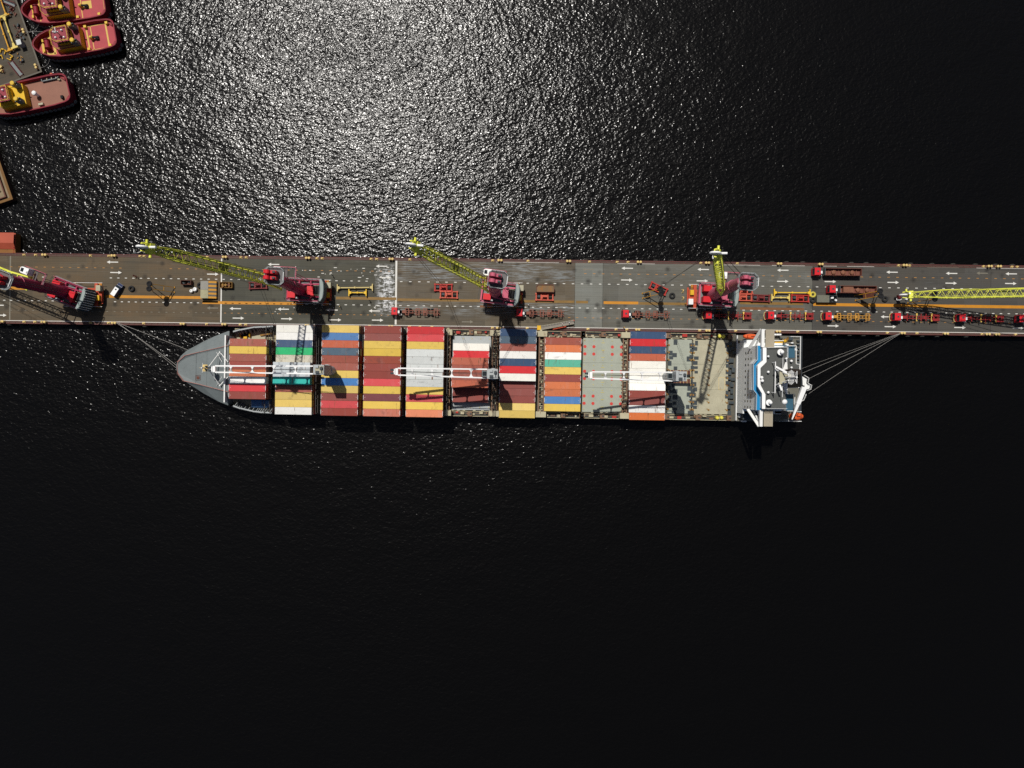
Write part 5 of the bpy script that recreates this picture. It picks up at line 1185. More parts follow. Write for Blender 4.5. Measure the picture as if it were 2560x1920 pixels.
def make_truck(kind):
    root = empty('container_truck', (0, 0, 0), 0, 'x', 'truck'); bumper = kind in ('red', 'yellow')
    tractor(root, bumper)
    X0, X1 = -3.7, -16.4
    col = {'rust': paint('trailer rust', None, raw=(.20, .07, .045), var=.25, rust=.4), 'red': paint('trailer red', None, raw=(.24, .022, .022), var=.2, rust=.2), 'yellow': paint('trailer amber', None, raw=(.44, .22, .04), var=.2, rust=.4)}[kind]
    b = MB()
    for s in (-.42, .42): b.box(X1, s-.09, 1.05, X0, s+.09, 1.38, 0)
    x = X0-.4
    while x > X1+.2: b.box(x-.08, -.33, 1.1, x+.08, .33, 1.3, 0); x -= 1.05
    b.box(X0-1.4, -.5, 1.38, X0, .5, 1.46, 0); b.box(X1+4.6, -.5, 1.38, X1+5.6, .5, 1.46, 0)
    b.build('trailer_frame', col, root)
    bol = (-5.4, -9.0, -11.6, -15.2) if kind != 'red' else (-5.2, -9.9, -11.6, -14.2, -16.0)
    for x in bol:
        q = MB()
        for dx in (-.55, .55) if kind != 'red' else (0,): q.box(x+dx-.13, -1.22, 1.39, x+dx+.13, 1.22, 1.55, 0)
        for s in (-1, 1):
            if kind != 'red': q.box(x-.42, s*1.22-.16 if s > 0 else s*1.22, 1.39, x+.42, s*1.22 if s > 0 else s*1.22+.16, 1.56, 0)
            q.box(x-.15, s*1.0-.14, 1.55, x+.15, s*1.0+.14, 1.72, 0)
        q.build('bolster', col, root)
    if kind == 'red':
        for x in (-8.3, -13.4):
            q = MB(); q.beam((x, -1.25, 1.62), (x, 1.25, 1.62), .16, .16, 0); q.prism([(x-.3, -1.3), (x+.3, -1.3), (x+.12, -.4), (x-.12, -.4)], 1.55, 1.9, 0); q.cbox(x, 1.2, 1.55, .3, .3, .4, 0)
            q.build('guide_post', paint('guide yellow', None, raw=(.66, .44, .10), var=.1), root)
        q = MB(); q.box(-16.0, -1.15, 1.39, -13.7, -.55, 1.5, 0); q.box(-16.0, .55, 1.39, -13.7, 1.15, 1.5, 0); q.build('fender_plate', col, root)
    q = MB()
    for s in (-1, 1): q.cbox(-7.2, s*.6, .15, .15, .2, 1.0)
    q.build('landing_leg', col, root)
    wheels(root, (-12.6, -13.9) if kind != 'red' else (-13.9, -15.1))
    q = MB()
    for s in (-1, 1): q.cbox(X1-.08, s*.85, .95, .06, .3, .18)
    q.build('tail_light', cabred, root)
    return root
def make_tipper(k):
    root = empty('tipper_truck', (0, 0, 0), 0, 'x', 'truck'); tractor(root, False)
    rb = paint('tipper rust', None, raw=(.17, .062, .045), var=.3, rust=.6, rustc=(.12, .05, .025)); X0, X1, h = -3.8, -16.4, 2.7
    b = MB(); b.box(X1, -1.22, 1.1, X0, 1.22, 1.3)
    for s in (-1, 1): b.box(X1, s*1.22-(.1 if s > 0 else 0), 1.3, X0, s*1.22+(.1 if s < 0 else 0), h)
    b.box(X1, -1.12, 1.3, X1+.1, 1.12, h)
    for i in range(14):
        x = X1+.5+i*.92
        for s in (-1, 1): b.box(x-.06, s*1.222, 1.2, x+.06, s*1.30, h-.02)
    b.build('tipper_body', rb, root)
    q = MB(); q.box(X0-.1, -1.12, 1.3, X0, 1.12, h+.25); q.build('headboard', paint('headboard grey', None, raw=(.10, .12, .12), var=.2), root)
    q = MB(); random.seed(k)
    for x in (-7.2, -10.4, -13.5): q.lathe([(.75, 1.3), (.75, 1.9), (.45, 2.05)], 8, 0, Matrix.Translation((x, .1, 0)))
    for i in range(9): q.box(X1+1.3+i*1.2, -1.12, 1.3, X1+1.5+i*1.2, 1.12, 1.42+random.random()*.3, 0)
    if k == 1: q.box(-8.6, -1.0, 1.3, -5.2, 1.0, 2.3, 0)
    q.build('load', paint('rusty load', None, raw=(.20, .085, .05), var=.35, rust=.7), root)
    wheels(root, (-12.2, -13.5, -14.8))
    return root
tr, trd, tya, t1, t2 = make_truck('rust'), make_truck('red'), make_truck('yellow'), make_tipper(0), make_tipper(1)
G_ = 'trucks parked on the pier'
place(tr, True, 980, 779.5, 179.2, 'red-cabbed truck with bare rusty skeletal trailer, leftmost of the lower lane', G_)
place(tr, False, 1289, 783, 179.2, 'red-cabbed truck with rusty skeletal trailer, cab in the pinkish crane shadow', G_)
place(tr, False, 1552, 786, 179.2, 'red-cabbed truck with rusty trailer partly shaded by a leaning tyre frame', G_)
place(trd, True, 1757, 789, 179.2, 'red truck with red trailer lying in the shadow of the dark red crane', G_)
place(trd, False, 1911, 790, 179.2, 'red truck with red trailer and yellow guide posts beside the ship bridge', G_)
place(tya, True, 2053, 792, 179.2, 'red-cabbed truck towing an amber yellow skeletal trailer', G_)
place(trd, False, 2224, 793.5, 179.2, 'red truck with yellow-posted red trailer behind the amber trailer truck', G_)
place(trd, False, 2384, 796, 179.2, 'red truck and red trailer crossed by the lowered boom shadow', G_)
place(tr, False, 2532, 798, 179.2, 'red-cabbed truck cut off by the right edge of the pier view', G_)
place(t1, True, 2026, 681.5, 179.2, 'red truck with long rust-brown tipper body in the upper lane', G_)
place(t2, True, 2063, 725, 179.2, 'red truck with rust-brown part-covered tipper body above the leaning frame', G_)

# ---------------------------------------------------------------- van
def van():
    root = empty('parked_van', P(297, 726), R(57), 'white and dark blue van parked askew right of the leftmost crane', 'van')
    navy = paint('van navy', None, raw=(.03, .04, .09), var=.08, rough=.3); side = [(-2.4, .35), (2.4, .35), (2.45, .95), (1.55, 1.15), (.85, 1.85), (-2.3, 1.95), (-2.45, 1.0)]
    q = MB(); n = len(side); vs_ = [(x, y*(1 if z < 1.2 else .84), z) for y in (-.93, .93) for x, z in side]
    q.add(vs_, [tuple(range(n))[::-1], tuple(range(n, 2*n))]+[(i, (i+1) % n, n+(i+1) % n, n+i) for i in range(n)], 0); body = q.build('body', navy, root)
    q = MB(); q.prism([(-2.25, -.76), (.80, -.74), (.80, .74), (-2.25, .76)], [1.96, 1.87, 1.87, 1.96], [2.0, 1.91, 1.91, 2.0], 0); q.build('roof', whitec, root)
    q = MB(); q.cbox(.1, 0, 1.96, .5, .45, .03); q.build('sunroof', glass, root)
    q = MB(); q.add([(1.52, -.80, 1.2), (1.52, .80, 1.2), (.90, .74, 1.83), (.90, -.74, 1.83)], [(0, 1, 2, 3)], 0); q.build('windscreen', glass, root)
    q = MB(); q.box(1.65, -.85, 1.12, 2.44, .85, 1.16, 0); q.build('bonnet', navy, root)
    wheels(root, (1.5, -1.5), .33, .85, .22)
van()
# ---------------------------------------------------------------- bins, ramps and other gear
def skip(px, py, L, W, Hh, m, load, label, cat='skip', name='open_skip'):
    root = empty(name, P(px, py), PIER.a, label, cat); b = MB()
    b.box(-L/2, -W/2, .1, L/2, W/2, .2)
    for s in (-1, 1): b.box(-L/2, s*W/2-(.12 if s > 0 else 0), .2, L/2, s*W/2+(.12 if s < 0 else 0), Hh); b.box(s*L/2-(.12 if s > 0 else 0), -W/2+.12, .2, s*L/2+(.12 if s < 0 else 0), W/2-.12, Hh)
    b.build('bin_body', m, root)
    q = MB(); random.seed(int(px))
    for i in range(load[0]): q.cbox(random.uniform(-L*.36, L*.36), random.uniform(-W*.3, W*.3), .2, random.uniform(.3, .9), random.uniform(.3, .8), Hh*random.uniform(.3, load[2]), 0 if random.random() < .7 else 1, random.uniform(0, 90))
    if load[0]: q.build('load', load[1], root)
    return root
skip(470, 707.5, 3.5, 1.5, 1.7, rustbrown, (5, [soot, dgrey], .5), 'open brown steel skip with a black inside, left of the striped ramp')
skip(2078.5, 748.5, 2.7, 2.3, 1.5, dgrey, (7, [black, whitec], 1.0), 'dark open bin with white bundles right of the grey platform', 'bin', 'open_bin')
r_ = skip(568.5, 713.5, 4.3, 2.0, 1.4, ochre, (14, [ochre, rustbrown], 1.3), 'rusty yellow gear bin heaped with lashing gear right of the striped ramp', 'bin', 'gear_bin')
def rusty_bin():
    root = empty('rusty_bin', P(1362.5, 723), PIER.a, 'large rusty brown steel tray standing above an orange spreader', 'bin')
    m = paint('tray rust', None, raw=(.17, .105, .05), var=.35, rust=.8, rustc=(.24, .10, .02)); b = MB()
    out = [(-3.0, -1.2), (3.0, -1.2), (3.0, .5), (2.7, 1.25), (-2.4, 1.25), (-3.0, .6)]
    b.prism(out, .4, 1.9); b.build('tray', m, root)
    b = MB()
    for p, q in zip(out, out[1:]+out[:1]): b.beam((*p, 2.0), (*q, 2.0), .18, .35)
    b.build('rim', rustbrown, root); b = MB()
    for x in (-2.4, 2.4): b.box(x-.2, -1.0, 0, x+.2, 1.0, .4)
    b.build('skid', rustbrown, root)
rusty_bin()
def ramp_block():
    root = empty('loading_ramp', P(525.5, 725.5), PIER.a, 'grey loading ramp with yellow and black striped slope', 'ramp')
    b = MB()
    for y0, y1, m in ((-2.95, -.02, 1), (.02, 2.95, 0)): b.box(-2.7, y0, 0, -.05, y1, 1.5, m)
    b.build('platform', [concrete, paint('mottled concrete', None, raw=(.30, .28, .17), var=.35, dirt=.8)], root)
    b = MB(); n = 9
    for i in range(n):
        y0 = -2.95+5.9*i/n; y1 = y0+5.9/n; m = 0 if i % 2 == 0 else 1
        b.add([(0, y0, 0), (2.5, y0, 0), (2.5, y1, 0), (0, y1, 0), (0, y0, 1.5), (2.5, y0, .9), (2.5, y1, .9), (0, y1, 1.5)], ((0, 3, 2, 1), (4, 5, 6, 7), (0, 1, 5, 4), (1, 2, 6, 5), (2, 3, 7, 6), (3, 0, 4, 7)), m)
    b.build('striped_slope', [paint('stripe amber', None, raw=(.48, .23, .025), var=.15, dirt=.4), paint('stripe dark', None, raw=(.09, .085, .075), var=.2)], root)
ramp_block()
def plate():
    root = empty('steel_platform', P(2053, 748), PIER.a, 'flat grey steel platform beside the yellow tyre', 'platform')
    m = paint('platform plate', None, raw=(.13, .13, .10), var=.3, rust=.5, dirt=.7); b = MB(); b.box(-2.1, -1.25, 1.35, 2.1, 1.25, 1.5); b.build('top_plate', m, root)
    for sx in (-1, 1):
        q = MB(); q.box(sx*1.9-.1, -1.2, 0, sx*1.9+.1, 1.2, 1.35); q.build('side_support', m, root)
    q = MB(); q.box(-1.9, -1.21, .1, 1.9, -1.13, 1.345); q.build('front_plate', dgrey, root)
plate()
q = MB(); 
def bag(px, py, l, s):
    b = MB(); b.lathe([(.25*s, .02), (.55*s, .1), (.66*s, .55), (.55*s, .95), (.3*s, 1.05), (.2*s, .8)], 12, 0); b.tube((-.4*s, 0, .9), (-.15*s, .2, 1.25), .07, .07, 5)
    o = tag(b.build('bulk_bag', whitec), l, 'bag', 'white bulk bags'); o.location = P(px, py)
bag(480.5, 728, 'smaller white bulk bag under the open skip, left of its pair', .95); bag(489.5, 724, 'larger white bulk bag next to the striped ramp', 1.15)
def barrier(px, py, l):
    root = empty('frame_barrier', P(px, py), PIER.a, l, 'barrier', 'small yellow barriers'); b = MB()
    b.box(-.35, -.6, 0, .35, -.48, .12); b.box(-.35, .48, 0, .35, .6, .12); b.box(-.05, -.5, .12, .05, .5, .9); b.cbox(.25, .2, 0, .2, .6, .7)
    b.build('panel', paleyel, root); b = MB(); b.box(-.06, -.4, .45, .06, .4, .6); b.build('stripe', dgrey, root)
barrier(1706, 728, 'small yellow barrier left of the dark red crane, upper one'); barrier(1706.5, 746, 'small yellow barrier left of the dark red crane, lower one')
def hook_block():
    root = empty('hook_block', P(2241, 746), 0, 'dark red crane hook block standing left of the rightmost boom tip', 'hook block')
    b = MB()
    for s in (-1, 1): b.prism([(-.35, -.5), (.35, -.5), (.45, .9), (-.45, .9)], .9+.0, 2.2) if s > 0 else b.tube((0, -.9, 1.5), (0, 1.1, 1.5), .3, .3, 12)
    b.build('block', dred, root); b = MB(); b.torus(.42, .14, 16, 6, 0, Matrix.Translation((-.5, 0, .5)) @ Matrix.Rotation(R(90), 4, 'X')); b.tube((0, 0, .3), (0, 0, .9), .16, .16, 8); b.cbox(-.2, 0, 0, 1.2, 1.0, .14); b.build('hook', black, root)
hook_block()
b = MB(); b.lathe([(.36, 0), (.36, .7), (.2, .9)], 12); o = tag(b.build('white_drum', whitec), 'small white drum under the tip of the lowered right boom', 'drum'); o.location = P(2264, 748.5)
b = MB(); b.cbox(0, 0, 0, .9, .5, .5); b.tube((-.3, 0, .5), (.3, 0, .5), .3, .3, 10); o = tag(b.build('edge_winch', paleyel), 'small yellow box below the leftmost crane on the lower dashed line', 'box'); o.location = P(154, 749)
# ---------------------------------------------------------------- gangway
def gangway():
    a, c = P(1352, 820.5, 1.6), P(1434, 805.5, .5); root = empty('gangway', c, 0, 'grey ship gangway with orange red underframe reaching the pier', 'gangway')
    p, q = a-Vector((c.x, c.y, 0)), Vector((0, 0, .5)); ax = (q-p).normalized(); sd = Vector((-ax.y, ax.x, 0)).normalized()
    b = MB(); b.beam(p, q, 1.3, .12, 0); n = 26
    for i in range(n): w = p.lerp(q, i/n); b.beam(w+sd*.6+Vector((0, 0, .08)), w-sd*.6+Vector((0, 0, .08)), .05, .05, 1)
    b.build('walkway', [paint('gangway grey', None, raw=(.24, .225, .19), var=.15, dirt=.4), rustbrown], root)
    for s in (-1, 1):
        b = MB(); b.rail([p+sd*s*.68, q+sd*s*.68], 1.05, .035, 1.0); b.build('handrail', hatchb, root)
    b = MB(); m = p.lerp(q, .45); b.beam(m+Vector((0, 0, -.35)), q+Vector((.2, .6, -.3)), .5, .25); b.beam(p.lerp(q, .35)-sd*1.0+Vector((0, 0, -.6)), p.lerp(q, .75)-sd*.9+Vector((0, 0, -.4)), .6, .2); b.build('underframe', cranebase, root)
    b = MB(); b.cbox(p.x-.6, p.y+.1, 1.0, 1.3, 1.5, .9); b.build('turntable', yellow, root)
gangway()
# ---------------------------------------------------------------- mooring lines
def line(pts, label, r=.07, sag=.8, grp='mooring lines of the ship', n=10):
    a, c = pts; L = [a.lerp(c, i/n)-Vector((0, 0, sag*4*(i/n)*(1-i/n))) for i in range(n+1)]
    b = MB(); b.path(L, r, 5); tag(b.build('mooring_line', rope), label, 'rope', grp)
B0 = (292, 806.5)
line((P(*B0, .9), P(474, 876.5, 6.0)), 'pale bow mooring line ending highest on the bow', .06)
line((P(291, 807, .9), P(442, 914, 5.4)), 'pale bow mooring line running to the very tip of the bow', .06)
line((P(293, 806, .9), P(442, 921, 5.2)), 'pale bow mooring line just below the one at the bow tip', .05)
for (x, y), (u, v), l in (((2248, 834), (2003, 922), 'dark stern mooring line highest of the four'), ((2249, 834), (2005, 933), 'pale stern mooring line second from the pier side'), ((2250, 834), (2010, 953), 'pale stern mooring line third from the pier side'), ((2251, 834), (2022, 984), 'pale stern mooring line reaching below the stern crane')):
    line((P(x, y, .9), P(u, v, 1.8)), l, .042 if 'dark' not in l else .03)
# ---------------------------------------------------------------- people
PM = {}
def person_mesh(key, top, legs, hat, stride):
    """one continuous skinned body, skin grown from a posed skeleton"""
    J = {'pel': (0, 0, .95, .15), 'bel': (0, 0, 1.12, .14), 'che': (0, 0, 1.32, .17), 'nek': (0, 0, 1.50, .065), 'hea': (.02, 0, 1.63, .10), 'top': (.01, 0, 1.74, .075)}
    for s, t in ((1, 'l'), (-1, 'r')):
        f = stride*s
        J.update({'hip'+t: (0, s*.10, .90, .095), 'kne'+t: (f*.16+.03, s*.11, .50, .065), 'ank'+t: (f*.28-.03, s*.11, .09, .05), 'toe'+t: (f*.28+.14, s*.12, .05, .04),
                  'sho'+t: (0, s*.20, 1.42, .075), 'elb'+t: (-f*.10, s*.27, 1.15, .05), 'wri'+t: (-f*.16+.10, s*.27, .93, .036), 'han'+t: (-f*.16+.13, s*.27, .84, .03)})
    names = list(J); E = [('pel','bel'),('bel','che'),('che','nek'),('nek','hea'),('hea','top')]
    for t in 'lr': E += [('pel','hip'+t),('hip'+t,'kne'+t),('kne'+t,'ank'+t),('ank'+t,'toe'+t),('che','sho'+t),('sho'+t,'elb'+t),('elb'+t,'wri'+t),('wri'+t,'han'+t)]
    me = bpy.data.meshes.new('skeleton'); me.from_pydata([J[n][:3] for n in names], [(names.index(a), names.index(b)) for a, b in E], [])
    o = bpy.data.objects.new('skeleton', me); COL.objects.link(o); md = o.modifiers.new('s', 'SKIN'); o.modifiers.new('u', 'SUBSURF').levels = 1
    for i, n in enumerate(names): me.skin_vertices[0].data[i].radius = (J[n][3],)*2
    me.skin_vertices[0].data[0].use_root = True
    dg = bpy.context.evaluated_depsgraph_get(); m2 = bpy.data.meshes.new_from_object(o.evaluated_get(dg)); bpy.data.objects.remove(o)
    skin = paint('skin', None, raw=(.30, .17, .11), var=.1)
    for m in (top, legs, skin, black): m2.materials.append(m)
    for p in m2.polygons:
        z = p.center.z; x = p.center
        p.material_index = 3 if z < .12 else 1 if z < .96 and abs(x.y) < .22 else 2 if z > 1.53 or (abs(x.y) > .22 and z < .97) else 0
    PM[key] = m2; return m2
cov = paint('coverall red', None, raw=(.22, .025, .025), var=.1); vest = paint('work vest orange', None, raw=(.60, .22, .03), var=.1); navyc = paint('work navy', None, raw=(.03, .045, .10), var=.1); drk = paint('work dark', None, raw=(.025, .025, .03), var=.1)
person_mesh('red', cov, cov, 0, .6); person_mesh('org', vest, navyc, 0, .3); person_mesh('nav', navyc, navyc, 0, .15); person_mesh('drk', drk, drk, 0, .5)
def person(px, py, deg, kind, hat, label, z=0.0):
    o = bpy.data.objects.new('person', PM[kind]); COL.objects.link(o); o.location = P(px, py, z); o.rotation_euler.z = R(deg)
    tag(o, label, 'person', 'dock workers')
    h = MB(); h.lathe([(.15, 1.69), (.135, 1.73), (.12, 1.80), (.06, 1.85), (.01, 1.86)], 12); h.build('helmet', hat, o)
person(339, 690, 20, 'red', dred, 'dock worker in dark red coveralls left of a companion, above the big tyre')
person(345, 693, 200, 'red', dred, 'dock worker in dark red coveralls just right of a companion')
person(925, 752, 90, 'drk', dgrey, 'person in dark clothes standing below the short yellow lifting beam')
person(833, 690, 60, 'drk', dgrey, 'person in dark clothes standing above the second crane chassis')
person(852, 767.5, 0, 'drk', paleyel, 'person in dark clothes at the edge of the second crane shadow')
person(1320.5, 763.5, 120, 'drk', whitec, 'person in dark clothes at the edge of the pinkish crane shadow')
person(1712, 760, 0, 'org', vest, 'worker in an orange vest by the white cabinet of the dark red crane')
person(1559, 819.5, 0, 'org', yellow, 'worker with yellow helmet and orange vest on the quay edge beside the ship')
person(1422, 807.5, 0, 'nav', whitec, 'worker in navy with white helmet standing on the gangway', .75)
person(1405, 811, 0, 'org', whitec, 'worker in orange with white helmet on the gangway middle', .85)
person(236, 712.5, 0, 'drk', whitec, 'person in dark clothes between the leftmost crane and the van') if False else None
# ================================================================ TUGS
def tug(bow, ang, label, style, L=28.0, W=10.4):
    """ang: world heading of the bow; bow: photo pixel of the stem at the bulwark top"""
    zt = WATER_Z+4.4; o = P(*bow, zt); c = Vector((math.cos(R(ang)), math.sin(R(ang)), 0))
    root = empty('tugboat', Vector((o.x, o.y, 0))-c*L/2, R(ang), label, 'tugboat', 'tugboats moored at the barge')
    h = L/2; hw = W/2; zd = WATER_Z+3.1
    half = [(-h, hw*.55), (-h+.25, hw*.72), (-h+.9, hw*.86), (-h+2.2, hw*.94), (-h+6, hw), (h*.10, hw), (h*.42, hw*.96), (h*.66, hw*.84), (h*.82, hw*.64), (h*.92, hw*.42), (h*.98, hw*.2), (h, 0)]
    out = [(x, -y) for x, y in half]+[(x, y) for x, y in half[::-1][1:]]; n = len(out)
    sheer = lambda x: zt+max(0, x-2)**2*.008
    def scale(p, d):   # inset outline
        k = (hw-d)/hw; return (p[0]*(h-d)/h, p[1]*k)
    hullc = paint('tug hull red', None, raw=(.21, .014, .027), var=.18, rust=.12); deckc = paint('tug deck red', None, raw=(.36, .048, .056), var=.2, rust=.25, dirt=.45) if style < 3 else paint('tug deck salmon', None, raw=(.235, .105, .07), var=.18, rust=.25, dirt=.45)
    b = MB(); low = [scale(p, .45) for p in out]; ins = [scale(p, .35) for p in out]; ind = [scale(p, .55) for p in out]
    vs_ = [(*p, WATER_Z-.8) for p in low]+[(*p, sheer(p[0])) for p in out]+[(*p, sheer(p[0])) for p in ins]+[(*p, zd) for p in ind]
    fs = []
    for k in range(3): fs += [(k*n+i, k*n+(i+1) % n, (k+1)*n+(i+1) % n, (k+1)*n+i) for i in range(n)]
    b.add(vs_, fs+[tuple(range(n))[::-1]], 0)
    b.build('hull', hullc, root)
    b = MB(); b.add([(*p, zd+.01) for p in ind], [tuple(range(n))], 0); b.build('deck', deckc, root)
    b = MB()
    for i in range(n): p, q = out[i], out[(i+1) % n]; b.tube((*p, sheer(p[0])), (*q, sheer(q[0])), .12, .12, 6)
    b.build('rubbing_rail', paint('tug rail pink', None, raw=(.20, .03, .038), var=.2), root)
    # tyre fenders round the outside
    me = None; tot = 0; acc = 0
    grey = paint('tug fender grey', None, raw=(.13, .125, .11), var=.35, rough=.8)
    for i in range(n-1):
        p, q = Vector((*out[i], 0)), Vector((*out[i+1], 0)); d_ = (q-p).length; t = (-acc) % 1.55
        while t < d_:
            w = p.lerp(q, t/d_); nn = Vector(((q-p).y, -(q-p).x, 0)).normalized(); big = w.x > h*.55
            f = MB(); r0 = .55 if big else .46; M = Matrix.Translation((w.x+nn.x*.05, w.y+nn.y*.05, WATER_Z+1.15)) @ nn.to_track_quat('Z', 'Y').to_matrix().to_4x4()
            if me is None or True: f.torus(r0, .27, 12, 6, 0, M)
            f.build('tyre_fender', grey, root); t += 1.55
        acc = (acc+d_) % 1.55
    och = paint('tug ochre', None, raw=(.62, .38, .02), var=.16, rust=.1); yel = paint('tug yellow', None, raw=(.60, .40, .05), var=.12, rust=.1); roofr = paint('tug roof red', None, raw=(.24, .035, .05), var=.16)
    s3 = style == 3
    # main deckhouse
    x0, x1 = (-2.6, 7.2) if not s3 else (-.6, 9)
    dh = MB(); dh.prism([(x0, -3.5), (x1-1.5, -3.5), (x1, -1.8), (x1, 1.8), (x1-1.5, 3.5), (x0, 3.5)], zd+.01, zd+2.7, 0, 1); D = dh.build('deckhouse', [och, roofr if not s3 else och], root)
    dh = MB(); dh.rail([(x0+.3, -3.3, zd+2.7), (x1-1.6, -3.3, zd+2.7), (x1-.3, -1.6, zd+2.7), (x1-.3, 1.6, zd+2.7), (x1-1.6, 3.3, zd+2.7), (x0+.3, 3.3, zd+2.7)], .9, .05, 1.6); dh.build('deckhouse_railing', yel, root)
    wz = zd+2.71; wx0, wx1 = (-.2, 5.4) if not s3 else (3, 8)
    w = MB(); out2 = [(wx0, -2.3), (wx1-1.2, -2.3), (wx1, -1.2), (wx1, 1.2), (wx1-1.2, 2.3), (wx0, 2.3)]; w.prism(out2, wz, wz+2.5, 0); Wh = w.build('wheelhouse', och, root)
    w = MB(); o3 = [(x*1.0+(.012 if x > 3 else -.012), y*1.006) for x, y in out2]
    for p, q in zip(o3, o3[1:]+o3[:1]):
        a_, b_ = Vector((*p, wz+1.65)), Vector((*q, wz+1.65)); m_ = (b_-a_); k = max(1, int(m_.length/1.1))
        for i in range(k): w.beam(a_.lerp(b_, (i+.14)/k), a_.lerp(b_, (i+.86)/k), .05, .95)
    w.build('wheelhouse_window', glass, Wh)
    w = MB(); w.prism([(x*1.04-.05, y*1.1) for x, y in out2], wz+2.5, wz+2.65, 0)
    w.build('wheelhouse_roof', roofr, root)
    w = MB(); w.rail([(x*1.0, y*1.02, wz+2.65) for x, y in out2+out2[:1]], .8, .07, 1.2); w.build('roof_railing', yel, root)
    w = MB(); mx = (wx0+wx1)/2; w.tube((mx, 0, wz+2.6), (mx, 0, wz+8), .16, .09, 8, 0); w.tube((mx, -1.3, wz+6.2), (mx, 1.3, wz+6.2), .06, .06, 5, 0); w.tube((mx-.6, 0, wz+4.4), (mx+.6, 0, wz+4.4), .2, .2, 8, 1); w.beam((mx-.2, -1.0, wz+5.3), (mx-.2, 1.0, wz+5.3), .2, .2, 1)
    for dx, dy in ((-1, -1.2), (1.4, .9), (-1.4, 1.3), (1.7, -1.1)): w.lathe([(.28, wz+2.65), (.34, wz+3.0), (.2, wz+3.25)], 10, 1, Matrix.Translation((mx+dx, dy, 0)))
    w.build('mast', [hatchb, whitec], root)
    for s in (-1, 1):
        f = MB(); fx = (-1.3 if not s3 else 0.8); f.prism([(fx-1.0, s*2.7-.6), (fx+.8, s*2.7-.6), (fx+.8, s*2.7+.6), (fx-1.0, s*2.7+.6)], zd+2.7, zd+5.0, 0); f.lathe([(.62, zd+5.0), (.75, zd+5.3), (.72, zd+5.9), (.5, zd+6.0)], 12, 1, Matrix.Translation((fx, s*2.7, 0))); f.tube((fx-.7, s*2.7, zd+5), (fx-1.4, s*2.7, zd+5.7), .2, .2, 8, 2)
        f.build('funnel', [mgrey, yel, black], root)
    # foredeck winch, bitts and painted borders
    if not s3:
        q = MB(); q.cbox(9.6, 0, zd+.02, 1.6, 3.2, .5, 0); q.tube((9.6, -1.4, zd+1.25), (9.6, 1.4, zd+1.25), .75, .75, 14, 0); q.tube((9.6, -1.5, zd+1.25), (9.6, -1.35, zd+1.25), 1.05, 1.05, 16, 0); q.tube((9.6, 1.35, zd+1.25), (9.6, 1.5, zd+1.25), 1.05, 1.05, 16, 0)
        q.build('towing_winch', hullc, root)
        q = MB()
        for s in (-1, 1): q.cbox(11.2, s*1.7, zd+.02, .6, .9, .9)
        q.cbox(11.4, 0, zd+.02, .3, 4.2, .25); q.build('bow_bitt', yel, root)
    q = MB(); Z = zd+.018
    def ln(xa, ya, xb, yb, w_):
        a_, c_ = Vector((xa, ya, Z)), Vector((xb, yb, Z)); dd = (c_-a_).normalized(); nn = Vector((-dd.y, dd.x, 0))*w_/2; q.add([a_-nn, c_-nn, c_+nn, a_+nn], [(0, 1, 2, 3)], 0)
    if style == 2:
        ln(8.0, -3.2, 8.0, 3.2, .8); ln(11.9, -2.3, 11.9, 2.3, .7); ln(8.0, -3.0, 11.9, -2.3, .8); ln(8.0, 3.0, 11.9, 2.3, .8)
        ln(-3.8, -4.2, -3.8, 4.2, .5); ln(-10.6, -4.2, -10.6, 4.2, .55); ln(-5.3, -4.2, -5.3, 4.2, .28); ln(-4.4, -4.15, -10.6, -4.15, .35); ln(-4.4, 4.15, -10.6, 4.15, .35)
        ln(-6.3, .0, -9.0, .0, 0.01)
    elif style == 1:
        tm_ = paint('tug marking yellow', None, raw=(.56, .38, .09), var=.12, dirt=.3)
        for q_ in ((9.2, -3.6, 9.2, 3.6, .35), (-5.2, -4.2, -5.2, 4.2, .3), (-5.6, -.2, -8.8, -.2, 2.7), (-13.1, -3.5, -13.1, 3.5, .4)):
            ln(*q_); q.build('deck_marking', tm_, root); q = MB()
    if q.v: q.build('deck_marking', paint('tug marking yellow', None, raw=(.56, .38, .09), var=.12, dirt=.3), root)
    if not s3:
        q = MB(); hx = -5.4; q.cbox(hx, .3, zd+.02, .9, .9, 1.0, 0); q.lathe([(.45, zd+1.0), (.55, zd+1.4), (.3, zd+1.7)], 12, 0, Matrix.Translation((hx, .3, 0))); q.beam((hx-.4, .3, zd+1.0), (hx-2.2, .5, zd+.7), .5, .5, 1); q.cbox(hx-1.8, .5, zd+.02, 1.1, 1.1, .7, 1); q.build('towing_hook', [yel, black], root)
        for x, y in ((-3.9, -3.9), (-3.9, 3.9), (-11.3, -3.9), (-11.3, 3.9)):
            q = MB(); q.cbox(x, y, zd+.02, .9, .8, .9); q.build('side_bitt', yel, root)
    else:
        q = MB(); q.lathe([(.5, zd), (.45, zd+1.5), (.8, zd+1.7), (.7, zd+2.4), (.3, zd+2.6)], 12, 0, Matrix.Translation((-3.6, .2, 0))); q.build('towing_post', whitec, root)
        MB().cbox(-11.8, 2.8, zd+.02, .8, 1.0, .9, 0).build('deck_locker', black, root); MB().cbox(-4.2, 3.6, zd+.02, 1.6, .7, .8, 0).build('deck_locker', hatchb, root); MB().tube((-12.4, -3.2, zd+.4), (-11.6, -3.5, zd+.4), .3, .3, 10, 0).build('side_roller', hatchb, root)
    for s in (-1, 1):   # sloping bulwark corners at the stern
        q = MB(); q.prism([(-h+.95, s*3.9), (-h+1.1, s*2.6), (-h+2.6, s*4.2)], zd+.02, zd+.5, 0); q.build('stern_corner', paint('stern corner red', None, raw=(.22, .025, .03), var=.15), root)
    return root
tug((58, 30), 188, 'red tug with a plain yellow square on its aft deck, cut by the top edge', 1)
